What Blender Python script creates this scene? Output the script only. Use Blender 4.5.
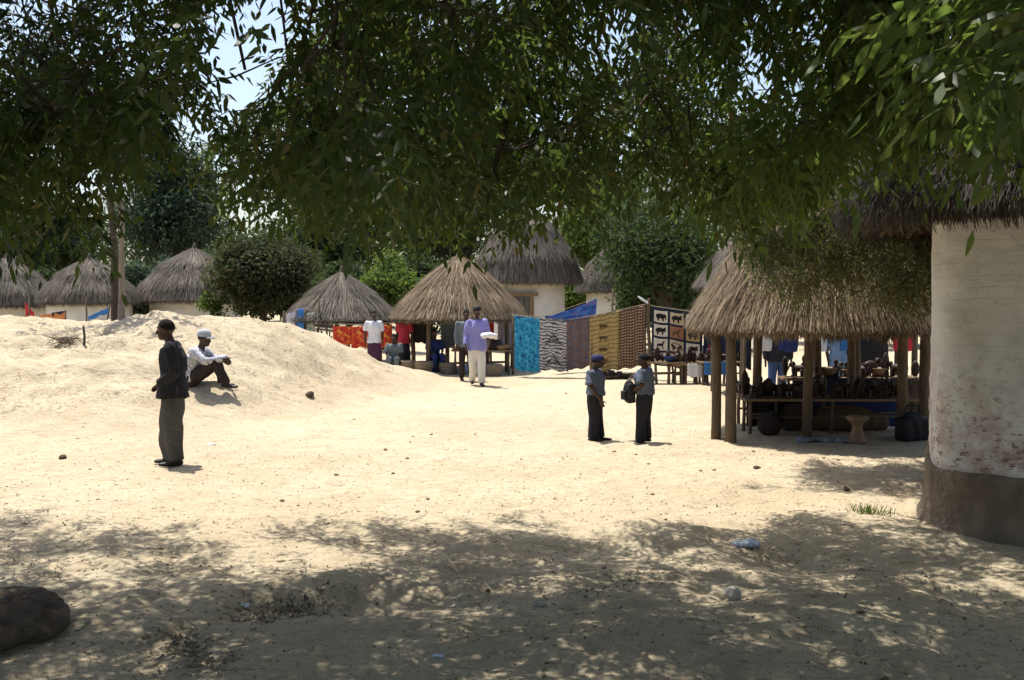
import bpy, bmesh, math, random
import numpy as np
from mathutils import Vector, Matrix, Euler

# ------------------------------------------------------------------ camera, sky, sun, exposure
for o in list(bpy.data.objects): bpy.data.objects.remove(o)
scene = bpy.context.scene
C = scene.collection
FPX, CAMH, PITCH = 1050.0, 2.1, math.atan(50/1050)
cam_d = bpy.data.cameras.new('camera'); cam = bpy.data.objects.new('camera', cam_d); C.objects.link(cam)
cam_d.sensor_width = 36; cam_d.lens = FPX/1024*36
cam_d.clip_start = 0.05; cam_d.clip_end = 3000
cam.location = (0, 0, CAMH); cam.rotation_euler = (math.pi/2-PITCH, 0, 0)
scene.camera = cam
SUN_EL, SUN_AZ = math.radians(69), math.atan2(-0.6, 0.8)
w = bpy.data.worlds.new('World'); scene.world = w; w.use_nodes = True
wn = w.node_tree.nodes; wl = w.node_tree.links
sky = wn.new('ShaderNodeTexSky'); sky.sky_type = 'NISHITA'; sky.sun_disc = False
sky.sun_elevation = SUN_EL; sky.sun_rotation = SUN_AZ; sky.dust_density = 2.4; sky.air_density = 1.0
wl.new(sky.outputs[0], wn['Background'].inputs[0]); wn['Background'].inputs[1].default_value = 0.135
sd = bpy.data.lights.new('sun', 'SUN'); sd.energy = 5.0; sd.angle = math.radians(0.53); sd.color = (1, 0.965, 0.90)
sun = bpy.data.objects.new('sun', sd); C.objects.link(sun); sun.location = (-10, 20, 40)
dv = Vector((0.6*math.cos(SUN_EL), -0.8*math.cos(SUN_EL), -math.sin(SUN_EL)))
sun.rotation_euler = dv.to_track_quat('-Z', 'Y').to_euler()
scene.view_settings.view_transform = 'Standard'; scene.view_settings.look = 'None'
scene.view_settings.exposure = 0.63; scene.view_settings.gamma = 1
scene.view_settings.use_curve_mapping = False
scene.render.engine = 'CYCLES'; scene.cycles.max_bounces = 6; scene.cycles.diffuse_bounces = 3; scene.cycles.transmission_bounces = 3

rng = np.random.default_rng(7); random.seed(7)
R = random.uniform

# ------------------------------------------------------------------ pixels to places
def at(px, py, Y):
    a = (px-512)/FPX; b = (340-py)/FPX
    d = Vector((a, math.cos(PITCH)+b*math.sin(PITCH), -math.sin(PITCH)+b*math.cos(PITCH)))
    return Vector((0, 0, CAMH)) + d*(Y/d.y)
def G(px, py):                                            # the point of the level yard seen at a pixel
    a = at(px, py, 1.0); d = a-Vector((0, 0, CAMH))
    return Vector((0, 0, CAMH)) + d*(CAMH/-d.z)
def project(x, y, z):
    vz = z-CAMH; f = y*math.cos(PITCH)-vz*math.sin(PITCH); u = y*math.sin(PITCH)+vz*math.cos(PITCH)
    return 512+FPX*x/f, 340-FPX*u/f

# ------------------------------------------------------------------ noise and ground height
def vnoise(x, y, s=0):
    xi = np.floor(x); yi = np.floor(y); fx = x-xi; fy = y-yi
    fx = fx*fx*(3-2*fx); fy = fy*fy*(3-2*fy)
    h = lambda i, j: np.modf(np.abs(np.sin(i*127.1+j*311.7+s*74.7)*43758.5453))[0]
    a = h(xi, yi); b = h(xi+1, yi); c = h(xi, yi+1); d = h(xi+1, yi+1)
    return (a*(1-fx)+b*fx)*(1-fy)+(c*(1-fx)+d*fx)*fy-0.5
def sstep(t): t = np.clip(t, 0, 1); return t*t*(3-2*t)
MX = [-60, -20, -14, -10.7, -8.6, -6.4, -5.4, -4.7, -3.6, -2.7, -1.7]
MH = [1.1, 1.35, 1.42, 1.47, 1.47, 1.60, 1.58, 1.40, 0.84, 0.38, 0.0]
YX = [-60, -11, -6, -4.5, -3.5, -1.7]; YV = [13, 13.6, 14.6, 15.6, 17.0, 21.0]
def ridge(x, y, ax, ay, bx, by, wd, h):
    dx, dy = bx-ax, by-ay; L2 = dx*dx+dy*dy
    t = np.clip(((x-ax)*dx+(y-ay)*dy)/L2, 0, 1)
    d = np.hypot(x-ax-t*dx, y-ay-t*dy)
    return h*np.exp(-(d/wd)**2)
def prints(x, y, cell=.42):                               # trodden dimples: one footprint-sized hollow per cell, hashed place and heading
    h = lambda i, j, s: np.modf(np.abs(np.sin(i*127.1+j*311.7+s*74.7)*43758.5453))[0]
    ix, iy = np.floor(x/cell), np.floor(y/cell); z = np.zeros_like(x, dtype=float)
    for dx in (-1, 0, 1):
        for dy in (-1, 0, 1):
            i, j = ix+dx, iy+dy; cx, cy = (i+h(i, j, 1))*cell, (j+h(i, j, 2))*cell; a = h(i, j, 3)*6.28
            u = (x-cx)*np.cos(a)+(y-cy)*np.sin(a); v = -(x-cx)*np.sin(a)+(y-cy)*np.cos(a); r = (u/.15)**2+(v/.065)**2
            z = z+np.where(h(i, j, 4) > .35, -np.exp(-r*r)+.55*np.exp(-(np.sqrt(r)-1.45)**2*5), 0)
    return z
RID = []
for (a, b, c, d, wd, h) in [(150, 600, 330, 588, .26, .05), (330, 588, 460, 566, .22, .04), (90, 625, 150, 628, .3, .07),
                            (640, 530, 745, 540, .3, .07), (745, 540, 800, 560, .3, -.08), (230, 610, 430, 598, .22, -.06),
                            (640, 640, 900, 615, .5, .06), (560, 545, 660, 552, .22, -.05), (820, 520, 930, 528, .5, .06)]:
    p, q = G(a, b), G(c, d); RID.append((p.x, p.y, q.x, q.y, wd, h))
def gz(x, y, fine=True):
    x = np.asarray(x, float); y = np.asarray(y, float)
    H = np.interp(x, MX, MH); y0 = np.interp(x, YX, YV); yc = y0+np.interp(x, [-11, -4, -2], [7.6, 6.2, 4.5])
    f = sstep((y-y0)/(yc-y0))**0.85; bk = 1-sstep((y-yc-np.interp(x, [-8, -4.5], [.8, .1]))/np.interp(x, [-8, -5, -4], [6.0, 4.0, 2.6]))*np.interp(x, [-8, -4], [0.55, 0.93])
    m = H*np.where(y < yc, f, bk)
    mm = np.clip(m*1.6, 0, 1)
    far = sstep((45-np.hypot(x, y))/20)
    z = m + 0.05*vnoise(x*.35, y*.35, 1)*far
    for r in RID: z = z + ridge(x, y, *r)
    # eroded bank: lumps and small terraces
    z = z + mm*far*(0.22*vnoise(x*.9+.3*y, y*.8, 2)+0.16*vnoise(x*1.7, y*2.4, 3)-0.12*np.abs(vnoise(x*1.5-.8*y, y*2.0, 14))+0.09*vnoise(x*3.4, y*5.2, 4)+.045*vnoise(x*7.5, y*10, 15))
    if fine:
        near = sstep((30-np.hypot(x, y))/18)
        z = z + near*(0.04*vnoise(x*1.6, y*1.6, 5)+0.030*vnoise(x*4.1, y*4.1, 6)+0.022*vnoise(x*8.3, y*8.3, 8)-.03*np.clip(np.abs(vnoise(x*2.2+7, y*2.6, 17))-.28, 0, 1)+.016*prints(x, y))
        z = z + mm*0.035*vnoise(x*6, y*9, 9)*far
    return z
def gzf(x, y): return float(gz(x, y))
def onground(px, py):                                     # march the pixel's ray to the real ground
    d = at(px, py, 1.0)-Vector((0, 0, CAMH)); t = 3.0
    while t < 80:
        p = Vector((0, 0, CAMH))+d*t
        if p.z <= gzf(p.x, p.y): return p
        t += 0.03
    return p

# ------------------------------------------------------------------ object helpers
def link(name, me, mt=None, parent=None):
    o = bpy.data.objects.new(name, me); C.objects.link(o)
    if mt is not None: me.materials.append(mt)
    if parent is not None: o.parent = parent
    return o
def tag(o, label, cat, group=None, kind=None):
    o['label'] = label; o['category'] = cat
    if group: o['group'] = group
    if kind: o['kind'] = kind
    return o
def thing(name, label, cat, loc=(0, 0, 0), rz=0, group=None):
    o = bpy.data.objects.new(name, None); C.objects.link(o); o.empty_display_size = .2
    o.location = loc; o.rotation_euler = (0, 0, rz)
    return tag(o, label, cat, group)
def pymesh(name, V, F, smooth=True):
    me = bpy.data.meshes.new(name); me.from_pydata([tuple(v) for v in V], [], F)
    if smooth: me.polygons.foreach_set('use_smooth', [True]*len(me.polygons))
    me.update(); return me
def tmpl(name, Vs, faces, smooth=False):                  # many copies of a tiny face template, as arrays
    n, k, _ = Vs.shape; me = bpy.data.meshes.new(name)
    me.vertices.add(n*k); me.vertices.foreach_set('co', Vs.astype(np.float32).ravel())
    fl = np.concatenate([np.array(f) for f in faces]); st = np.cumsum([0]+[len(f) for f in faces])[:-1]
    li = (fl[None, :]+(np.arange(n)*k)[:, None]).ravel(); ls = (st[None, :]+(np.arange(n)*len(fl))[:, None]).ravel()
    me.loops.add(len(li)); me.loops.foreach_set('vertex_index', li.astype(np.int32))
    me.polygons.add(len(ls)); me.polygons.foreach_set('loop_start', ls.astype(np.int32))
    if smooth: me.polygons.foreach_set('use_smooth', np.ones(len(ls), dtype=bool))
    me.update(calc_edges=True); return me
class MB:
    def __init__(s): s.V = []; s.F = []
    def add(s, V, F):
        o = len(s.V); s.V += [Vector(v) for v in V]; s.F += [[i+o for i in f] for f in F]; return s
    def box(s, c, size, rot=None):
        hx, hy, hz = [k/2 for k in size]; M = rot or Matrix.Identity(3)
        V = [M@Vector((x*hx, y*hy, z*hz))+Vector(c) for x in (-1, 1) for y in (-1, 1) for z in (-1, 1)]
        return s.add(V, [[0, 1, 3, 2], [4, 6, 7, 5], [0, 4, 5, 1], [2, 3, 7, 6], [0, 2, 6, 4], [1, 5, 7, 3]])
    def tube(s, pts, rad, ref=(0, 1, 0), n=10, rnd=True):
        pts = [Vector(p) for p in pts]; rad = [(r, r) if not isinstance(r, tuple) else r for r in rad]
        if len(rad) == 1: rad = rad*len(pts)
        if rnd:
            t0 = (pts[0]-pts[1]).normalized(); t1 = (pts[-1]-pts[-2]).normalized(); a = min(rad[0]); b = min(rad[-1])
            m = lambda r, k: (r[0]*k, r[1]*k)
            pts = [pts[0]+t0*a*.95, pts[0]+t0*a*.6]+pts+[pts[-1]+t1*b*.6, pts[-1]+t1*b*.95]
            rad = [m(rad[0], .3), m(rad[0], .78)]+rad+[m(rad[-1], .78), m(rad[-1], .3)]
        V = []; F = []; ref = Vector(ref); N = len(pts)
        for i, p in enumerate(pts):
            t = (pts[min(i+1, N-1)]-pts[max(i-1, 0)]).normalized()
            sd_ = ref-t*ref.dot(t)
            if sd_.length < 1e-3: sd_ = Vector((1, 0, .01))-t*t.x
            sd_.normalize(); up = t.cross(sd_)
            for k in range(n):
                a = 2*math.pi*k/n; V.append(p+sd_*math.cos(a)*rad[i][0]+up*math.sin(a)*rad[i][1])
        for i in range(N-1):
            for k in range(n):
                k2 = (k+1) % n; F.append([i*n+k, i*n+k2, (i+1)*n+k2, (i+1)*n+k])
        F.append(list(range(n))[::-1]); F.append([(N-1)*n+k for k in range(n)])
        return s.add(V, F)
    def ell(s, c, r, n=14, m=9, M=None):
        V = []; F = []; c = Vector(c); M = M or Matrix.Identity(3)
        for i in range(m+1):
            th = math.pi*i/m
            for k in range(n):
                a = 2*math.pi*k/n
                V.append(c+M@Vector((r[0]*math.sin(th)*math.cos(a), r[1]*math.sin(th)*math.sin(a), r[2]*math.cos(th))))
        for i in range(m):
            for k in range(n):
                k2 = (k+1) % n; F.append([i*n+k, (i+1)*n+k, (i+1)*n+k2, i*n+k2])
        return s.add(V, F)
    def lathe(s, prof, c=(0, 0, 0), n=14, jit=0):
        V = []; F = []; c = Vector(c)
        for (r, z) in prof:
            for k in range(n):
                a = 2*math.pi*k/n; rr = r*(1+R(-jit, jit)); V.append(c+Vector((rr*math.cos(a), rr*math.sin(a), z)))
        for i in range(len(prof)-1):
            for k in range(n):
                k2 = (k+1) % n; F.append([i*n+k, i*n+k2, (i+1)*n+k2, (i+1)*n+k])
        F.append(list(range(n))[::-1]); F.append([(len(prof)-1)*n+k for k in range(n)])
        return s.add(V, F)
    def mesh(s, name, smooth=True): 
        me = pymesh(name, s.V, s.F, smooth); return me
    def build(s, name, mt, parent=None, smooth=True): return link(name, s.mesh(name, smooth), mt, parent)
    def remesh(s, name, vox, mt, parent=None, smooth=3, fold=0, seed=0, squash=.4):
        tmp = bpy.data.objects.new('tmp', s.mesh('tmp')); C.objects.link(tmp)
        bm = bmesh.new(); bm.from_mesh(tmp.data); bmesh.ops.recalc_face_normals(bm, faces=bm.faces); bm.to_mesh(tmp.data); bm.free()
        md = tmp.modifiers.new('r', 'REMESH'); md.mode = 'VOXEL'; md.voxel_size = vox; md.use_smooth_shade = True
        sm = tmp.modifiers.new('s', 'SMOOTH'); sm.iterations = smooth; sm.factor = .5
        dg = bpy.context.evaluated_depsgraph_get(); dg.update()
        me = bpy.data.meshes.new_from_object(tmp.evaluated_get(dg)); me.name = name
        bpy.data.objects.remove(tmp)
        if fold:
            n = len(me.vertices); co = np.empty(n*3, np.float32); no = np.empty(n*3, np.float32)
            me.vertices.foreach_get('co', co); me.vertex_normals.foreach_get('vector', no)
            co = co.reshape(-1, 3); no = no.reshape(-1, 3)
            d = vnoise(co[:, 0]*9+co[:, 1]*12+seed, co[:, 2]*9*squash+co[:, 1]*5, seed)+.6*vnoise(co[:, 1]*22+co[:, 0]*20+seed, co[:, 2]*16*squash+co[:, 0]*6, seed+1)
            co = co+no*(d*fold)[:, None]; me.vertices.foreach_set('co', co.ravel()); me.update()
        return link(name, me, mt, parent)

# ------------------------------------------------------------------ materials
class NT:
    def __init__(s, name):
        s.m = bpy.data.materials.new(name); s.m.use_nodes = True; s.t = s.m.node_tree; s.b = s.t.nodes['Principled BSDF']
        s.b.inputs['Roughness'].default_value = .9; s.b.inputs['Specular IOR Level'].default_value = .2
    def n(s, typ, **kw):
        nd = s.t.nodes.new('ShaderNode'+typ)
        for k, v in kw.items():
            if k in nd.inputs.keys(): nd.inputs[k].default_value = v
            else: setattr(nd, k, v)
        return nd
    def l(s, a, b): s.t.links.new(a, b)
    def coord(s, kind='Object', scale=(1, 1, 1)):
        t = s.n('TexCoord'); mp = s.n('Mapping'); mp.inputs['Scale'].default_value = scale; s.l(t.outputs[kind], mp.inputs[0]); return mp.outputs[0]
    def noise(s, v, scale, detail=4, rough=.6, dist=0):
        nd = s.n('TexNoise', Scale=scale, Detail=detail, Roughness=rough, Distortion=dist); s.l(v, nd.inputs['Vector']); return nd.outputs['Fac']
    def ramp(s, f, stops, interp='LINEAR'):
        r = s.n('ValToRGB'); e = r.color_ramp; e.interpolation = interp
        while len(e.elements) < len(stops): e.elements.new(.5)
        for el, (p, c) in zip(e.elements, stops): el.position = p; el.color = (*c, 1) if len(c) == 3 else c
        s.l(f, r.inputs[0]); return r.outputs[0]
    def mix(s, f, a, b, mode='MIX'):
        m = s.n('Mix'); m.data_type = 'RGBA'; m.blend_type = mode
        for v, i in ((f, 0), (a, 6), (b, 7)):
            if hasattr(v, 'node'): s.l(v, m.inputs[i])
            elif i == 0: m.inputs[0].default_value = v
            else: m.inputs[i].default_value = (*v, 1)
        return m.outputs[2]
    def math(s, op, a, b=0.0):
        m = s.n('Math'); m.operation = op
        for v, i in ((a, 0), (b, 1)):
            if hasattr(v, 'node'): s.l(v, m.inputs[i])
            else: m.inputs[i].default_value = v
        return m.outputs[0]
    def bump(s, h, st=.4, dist=.02):
        b = s.n('Bump', Strength=st, Distance=dist); s.l(h, b.inputs['Height']); s.l(b.outputs[0], s.b.inputs['Normal']); return b
    def col(s, c): s.l(c, s.b.inputs['Base Color'])
def sc(c, k): return tuple(min(1, x*k) for x in c)
def m_plain(name, c, var=.35, scale=8, rough=.9, bump=.3, bd=.01, stretch=(1, 1, 1), kind='Object'):
    k = NT(name); v = k.coord(kind, stretch); f = k.noise(v, scale, 5)
    k.col(k.ramp(f, [(.25, sc(c, 1-var)), (.55, c), (.8, sc(c, 1+var))])); k.b.inputs['Roughness'].default_value = rough
    if bump: k.bump(k.noise(v, scale*4, 4), bump, bd)
    return k.m
def m_sand():
    k = NT('sand'); v = k.coord('Object')
    big = k.noise(v, .35, 4); mid = k.noise(v, 2.3, 6, .7); fin = k.noise(v, 26, 6, .75); v2 = k.coord('Object', (1.0, 2.6, 1)); st = k.noise(v2, 5, 5, .7)
    c = k.ramp(big, [(.3, (.45, .37, .245)), (.5, (.53, .445, .305)), (.7, (.59, .505, .355))])
    c = k.mix(k.ramp(mid, [(.35, (0, 0, 0)), (.65, (1, 1, 1))]), k.mix(.5, c, (.40, .31, .195)), c)
    c = k.mix(k.ramp(st, [(.32, (1, 1, 1)), (.45, (0, 0, 0))]), c, (.33, .255, .17))
    c = k.mix(k.ramp(fin, [(.35, (1, 1, 1)), (.46, (0, 0, 0))]), c, (.30, .235, .16))
    vo = k.n('TexVoronoi', Scale=19.0); k.l(v, vo.inputs['Vector'])
    c = k.mix(k.ramp(vo.outputs['Distance'], [(.05, (1, 1, 1)), (.12, (0, 0, 0))]), c, (.36, .30, .22))
    k.col(c); k.b.inputs['Specular IOR Level'].default_value = .1
    h = k.math('ADD', k.math('MULTIPLY', mid, .8), k.math('ADD', k.math('MULTIPLY', fin, .35), k.math('MULTIPLY', st, .5)))
    k.bump(h, 1.0, .07); return k.m
def m_leaf(name, stops, trans=.45, tcol=(.25, .34, .05), rough=.45, spec=.4):
    k = NT(name); g = k.n('NewGeometry'); c = k.ramp(g.outputs['Random Per Island'], stops); k.col(c)
    k.b.inputs['Roughness'].default_value = rough; k.b.inputs['Specular IOR Level'].default_value = spec
    t = k.n('BsdfTranslucent'); k.l(k.mix(.5, c, tcol), t.inputs[0]); ms = k.n('MixShader'); ms.inputs[0].default_value = trans
    k.l(k.b.outputs[0], ms.inputs[1]); k.l(t.outputs[0], ms.inputs[2]); k.l(ms.outputs[0], k.t.nodes['Material Output'].inputs[0]); return k.m
def m_straw(name, stops):
    k = NT(name); g = k.n('NewGeometry'); c = k.ramp(g.outputs['Random Per Island'], stops); v = k.coord('Object')
    k.col(k.mix(k.ramp(k.noise(v, 2.2, 4), [(.35, (0, 0, 0)), (.65, (1, 1, 1))]), k.mix(.5, c, stops[0][1]), c)); return k.m
M = {}
M['sand'] = m_sand()
M['bark'] = m_plain('bark', (.085, .068, .052), .5, 14, .95, .8, .02, (1, 1, .3))
M['palebark'] = m_plain('pale_bark', (.27, .215, .165), .35, 9, .9, .6, .02, (1, 1, .35))
M['post'] = m_plain('post_wood', (.135, .10, .068), .45, 10, .9, .7, .015, (3, 3, .4))
M['wood'] = m_plain('worn_wood', (.22, .15, .09), .4, 9, .85, .5, .01, (4, 1, 1))
M['carved'] = m_plain('dark_carved_wood', (.045, .03, .022), .5, 12, .5, .3)
M['carvedlight'] = m_plain('light_carved_wood', (.22, .15, .09), .35, 10, .6, .3)
M['stone'] = m_plain('grey_stone', (.42, .39, .34), .4, 14, .95, .8, .02)
M['darkrock'] = m_plain('dark_earth_rock', (.12, .088, .062), .45, 7, .97, 1.0, .05)
M['white'] = m_plain('lime_wash', (.74, .70, .62), .14, 3, .95, .5, .02)
M['mudwall'] = m_plain('mud_plinth', (.215, .165, .12), .4, 5, .97, 1.0, .05)
M['skin'] = m_plain('dark_skin', (.06, .035, .024), .2, 20, .42, .1)
M['hair'] = m_plain('black_hair', (.012, .010, .009), .3, 60, .9, .8, .006)
M['straw_grey'] = m_straw('grey_straw', [(0, (.055, .046, .037)), (.5, (.14, .12, .095)), (1, (.29, .25, .20))])
M['straw_gold'] = m_straw('golden_straw', [(0, (.08, .054, .032)), (.5, (.22, .16, .10)), (1, (.42, .33, .22))])
M['straw_dark'] = m_straw('weathered_straw', [(0, (.028, .025, .022)), (.5, (.07, .06, .052)), (1, (.15, .13, .11))])
M['thatch_in'] = m_plain('thatch_underside', (.19, .10, .055), .45, 12, .97, .9, .03, (1, 1, 3))
M['thatch_base'] = m_plain('thatch_mass', (.12, .10, .075), .4, 12, .97, .9, .03)

# ------------------------------------------------------------------ ground: one sheet to the horizon, finer near the yard
def build_ground():
    ys = [-40, -20, -10, -5, -2, 0.5]; y = 2.0
    while y < 1600: ys.append(y); y += max(.05, y*.0062) if y < 45 else y*.12
    ys = np.array(ys); us = np.linspace(-1, 1, 420); us = np.sign(us)*(np.abs(us)*.72+np.abs(us)**6*.9)
    YY, UU = np.meshgrid(ys, us, indexing='ij'); XX = UU*(np.maximum(YY, 0)+5); XX = np.where(YY < 1, UU*(40-YY*.5), XX)
    ZZ = gz(XX, YY); n, m = YY.shape
    co = np.stack([XX, YY, ZZ], -1).reshape(-1, 3)
    i, j = np.meshgrid(np.arange(n-1), np.arange(m-1), indexing='ij'); a = (i*m+j).ravel()
    q = np.stack([a, a+1, a+m+1, a+m], 1)
    me = bpy.data.meshes.new('ground'); me.vertices.add(len(co)); me.vertices.foreach_set('co', co.astype(np.float32).ravel())
    me.loops.add(q.size); me.loops.foreach_set('vertex_index', q.astype(np.int32).ravel())
    me.polygons.add(len(q)); me.polygons.foreach_set('loop_start', (np.arange(len(q))*4).astype(np.int32))
    me.polygons.foreach_set('use_smooth', np.ones(len(q), dtype=bool)); me.update(calc_edges=True)
    o = link('ground', me, M['sand']); o['kind'] = 'structure'
build_ground()

# ------------------------------------------------------------------ thatch
def strip(P, D, N, L, W, bend):
    S = np.cross(D, N); S /= np.linalg.norm(S, axis=1)[:, None]+1e-9
    L = L[:, None]; W = W[:, None]; bend = bend[:, None]
    a = P; b = P+D*L*.55+N*bend*L*.3; c = P+D*L-N*bend*L*.3
    return np.stack([a-S*W*.5, a+S*W*.5, b-S*W*.5, b+S*W*.5, c-S*W*.3, c+S*W*.3], 1)
SF = [[0, 1, 3, 2], [2, 3, 5, 4]]
def loft(prof, n, caps=False, jit=0.0, seed=0):
    r2 = np.random.default_rng(seed); V = []; F = []
    for (r, z) in prof:
        for k in range(n):
            a = 2*math.pi*k/n; j = r2.uniform(-jit, jit); V.append((max(.005, r+j)*math.cos(a), max(.005, r+j)*math.sin(a), z+r2.uniform(-jit, jit)*.5))
    for i in range(len(prof)-1):
        for k in range(n):
            k2 = (k+1) % n; F.append([i*n+k, i*n+k2, (i+1)*n+k2, (i+1)*n+k])
    return V, F
def thatch_roof(t, prof, nb, straw, seed=1, L=(.35, .8), W=(.012, .03), thick=.12, fringe=.12, tuft=True, rough=1.0, base='thatch_base'):
    r2 = np.random.default_rng(seed); pr = np.array([p[0] for p in prof]); pz = np.array([p[1] for p in prof])
    s = np.concatenate([[0], np.cumsum(np.hypot(np.diff(pr), np.diff(pz)))]); T = np.linspace(0, s[-1], 14)
    dr = np.interp(T, s, pr); dz = np.interp(T, s, pz)
    V, F = loft(list(zip(np.maximum(dr-.03, .01), dz-.02)), 40, jit=.02, seed=seed); roof = link('roof', pymesh('roof', V, F), M[base], t)
    ap = prof[-1][1]; k = (ap-thick*1.4-prof[0][1])/(ap-prof[0][1])
    V, F = loft([(max(a-.035-(thick*.0 if i == 0 else thick*.6), .01), prof[0][1]-.015+(b-prof[0][1])*k) for i, (a, b) in enumerate(zip(dr, dz))], 40, jit=.012, seed=seed+1)
    link('roof_lining', pymesh('roof_lining', V, F), M['thatch_in'], t)
    # straw: area-weighted along the slope
    tt = np.linspace(0, s[-1], 400); wgt = np.interp(tt, s, pr)+.12; cdf = np.cumsum(wgt); cdf /= cdf[-1]
    q = np.interp(r2.random(nb), cdf, tt); a = r2.random(nb)*2*np.pi
    rr = np.interp(q, s, pr); zz = np.interp(q, s, pz); e = .05
    r1 = np.interp(q-e, s, pr); z1 = np.interp(q-e, s, pz); r0 = np.interp(np.minimum(q+e, s[-1]), s, pr); z0 = np.interp(np.minimum(q+e, s[-1]), s, pz)
    ddr = r1-r0; ddz = z1-z0; ln = np.hypot(ddr, ddz)+1e-6; ddr /= ln; ddz /= ln
    a2 = a+r2.normal(0, .05*rough, nb)
    D = np.stack([ddr*np.cos(a2), ddr*np.sin(a2), ddz], 1); N = np.stack([-ddz*np.cos(a), -ddz*np.sin(a), ddr], 1)
    D += r2.normal(0, .05*rough, (nb, 3)); D /= np.linalg.norm(D, axis=1)[:, None]
    P = np.stack([rr*np.cos(a), rr*np.sin(a), zz], 1)+N*(r2.random(nb)*.05*rough+.005)[:, None]
    Ls = r2.uniform(*L, nb); Ls = np.minimum(Ls, np.maximum(.12, q+fringe*r2.uniform(.2, 1.0, nb)))   # straw may overhang the eave only a little
    vs = strip(P, D, N, Ls, r2.uniform(*W, nb), r2.uniform(0, .10, nb)*rough)
    # ragged eave fringe
    nf = nb//5; a = r2.random(nf)*2*np.pi; P = np.stack([(pr[0]-.06+r2.normal(0, .02, nf))*np.cos(a), (pr[0]-.06)*np.sin(a), pz[0]+r2.uniform(-.01, .10, nf)], 1)
    D = np.stack([.45*np.cos(a), .45*np.sin(a), -np.ones(nf)], 1)+r2.normal(0, .16, (nf, 3)); D /= np.linalg.norm(D, axis=1)[:, None]
    N = np.stack([np.cos(a), np.sin(a), .4*np.ones(nf)], 1); N /= np.linalg.norm(N, axis=1)[:, None]
    lump = 1+.5*np.sin(a*17+seed)+.35*np.sin(a*31)
    vs = np.concatenate([vs, strip(P, D, N, np.maximum(.05, fringe*r2.uniform(.5, 1.4, nf)*lump), r2.uniform(*W, nf), np.zeros(nf))])
    o = link('thatch', tmpl('thatch', vs, SF), M[straw], t); o['kind'] = 'stuff'
    if tuft:
        mb = MB(); mb.tube([(0, 0, ap-.12), (.01, 0, ap+.03), (.02, .01, ap+.16)], [.10, .085, .05], n=8); mb.build('roof_peak', M['thatch_base'], t)
    return roof
def post(parent, x, y, z0, z1, r, mt='post', lean=.03, name='post'):
    p = [(x+R(-lean, lean)*k, y+R(-lean, lean)*k, z0+(z1-z0)*k) for k in (0, .3, .65, 1)]
    mb = MB(); mb.tube(p, [r*1.08, r, r*.95, r*.85], n=9, rnd=False); return mb.build(name, M[mt], parent)

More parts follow.
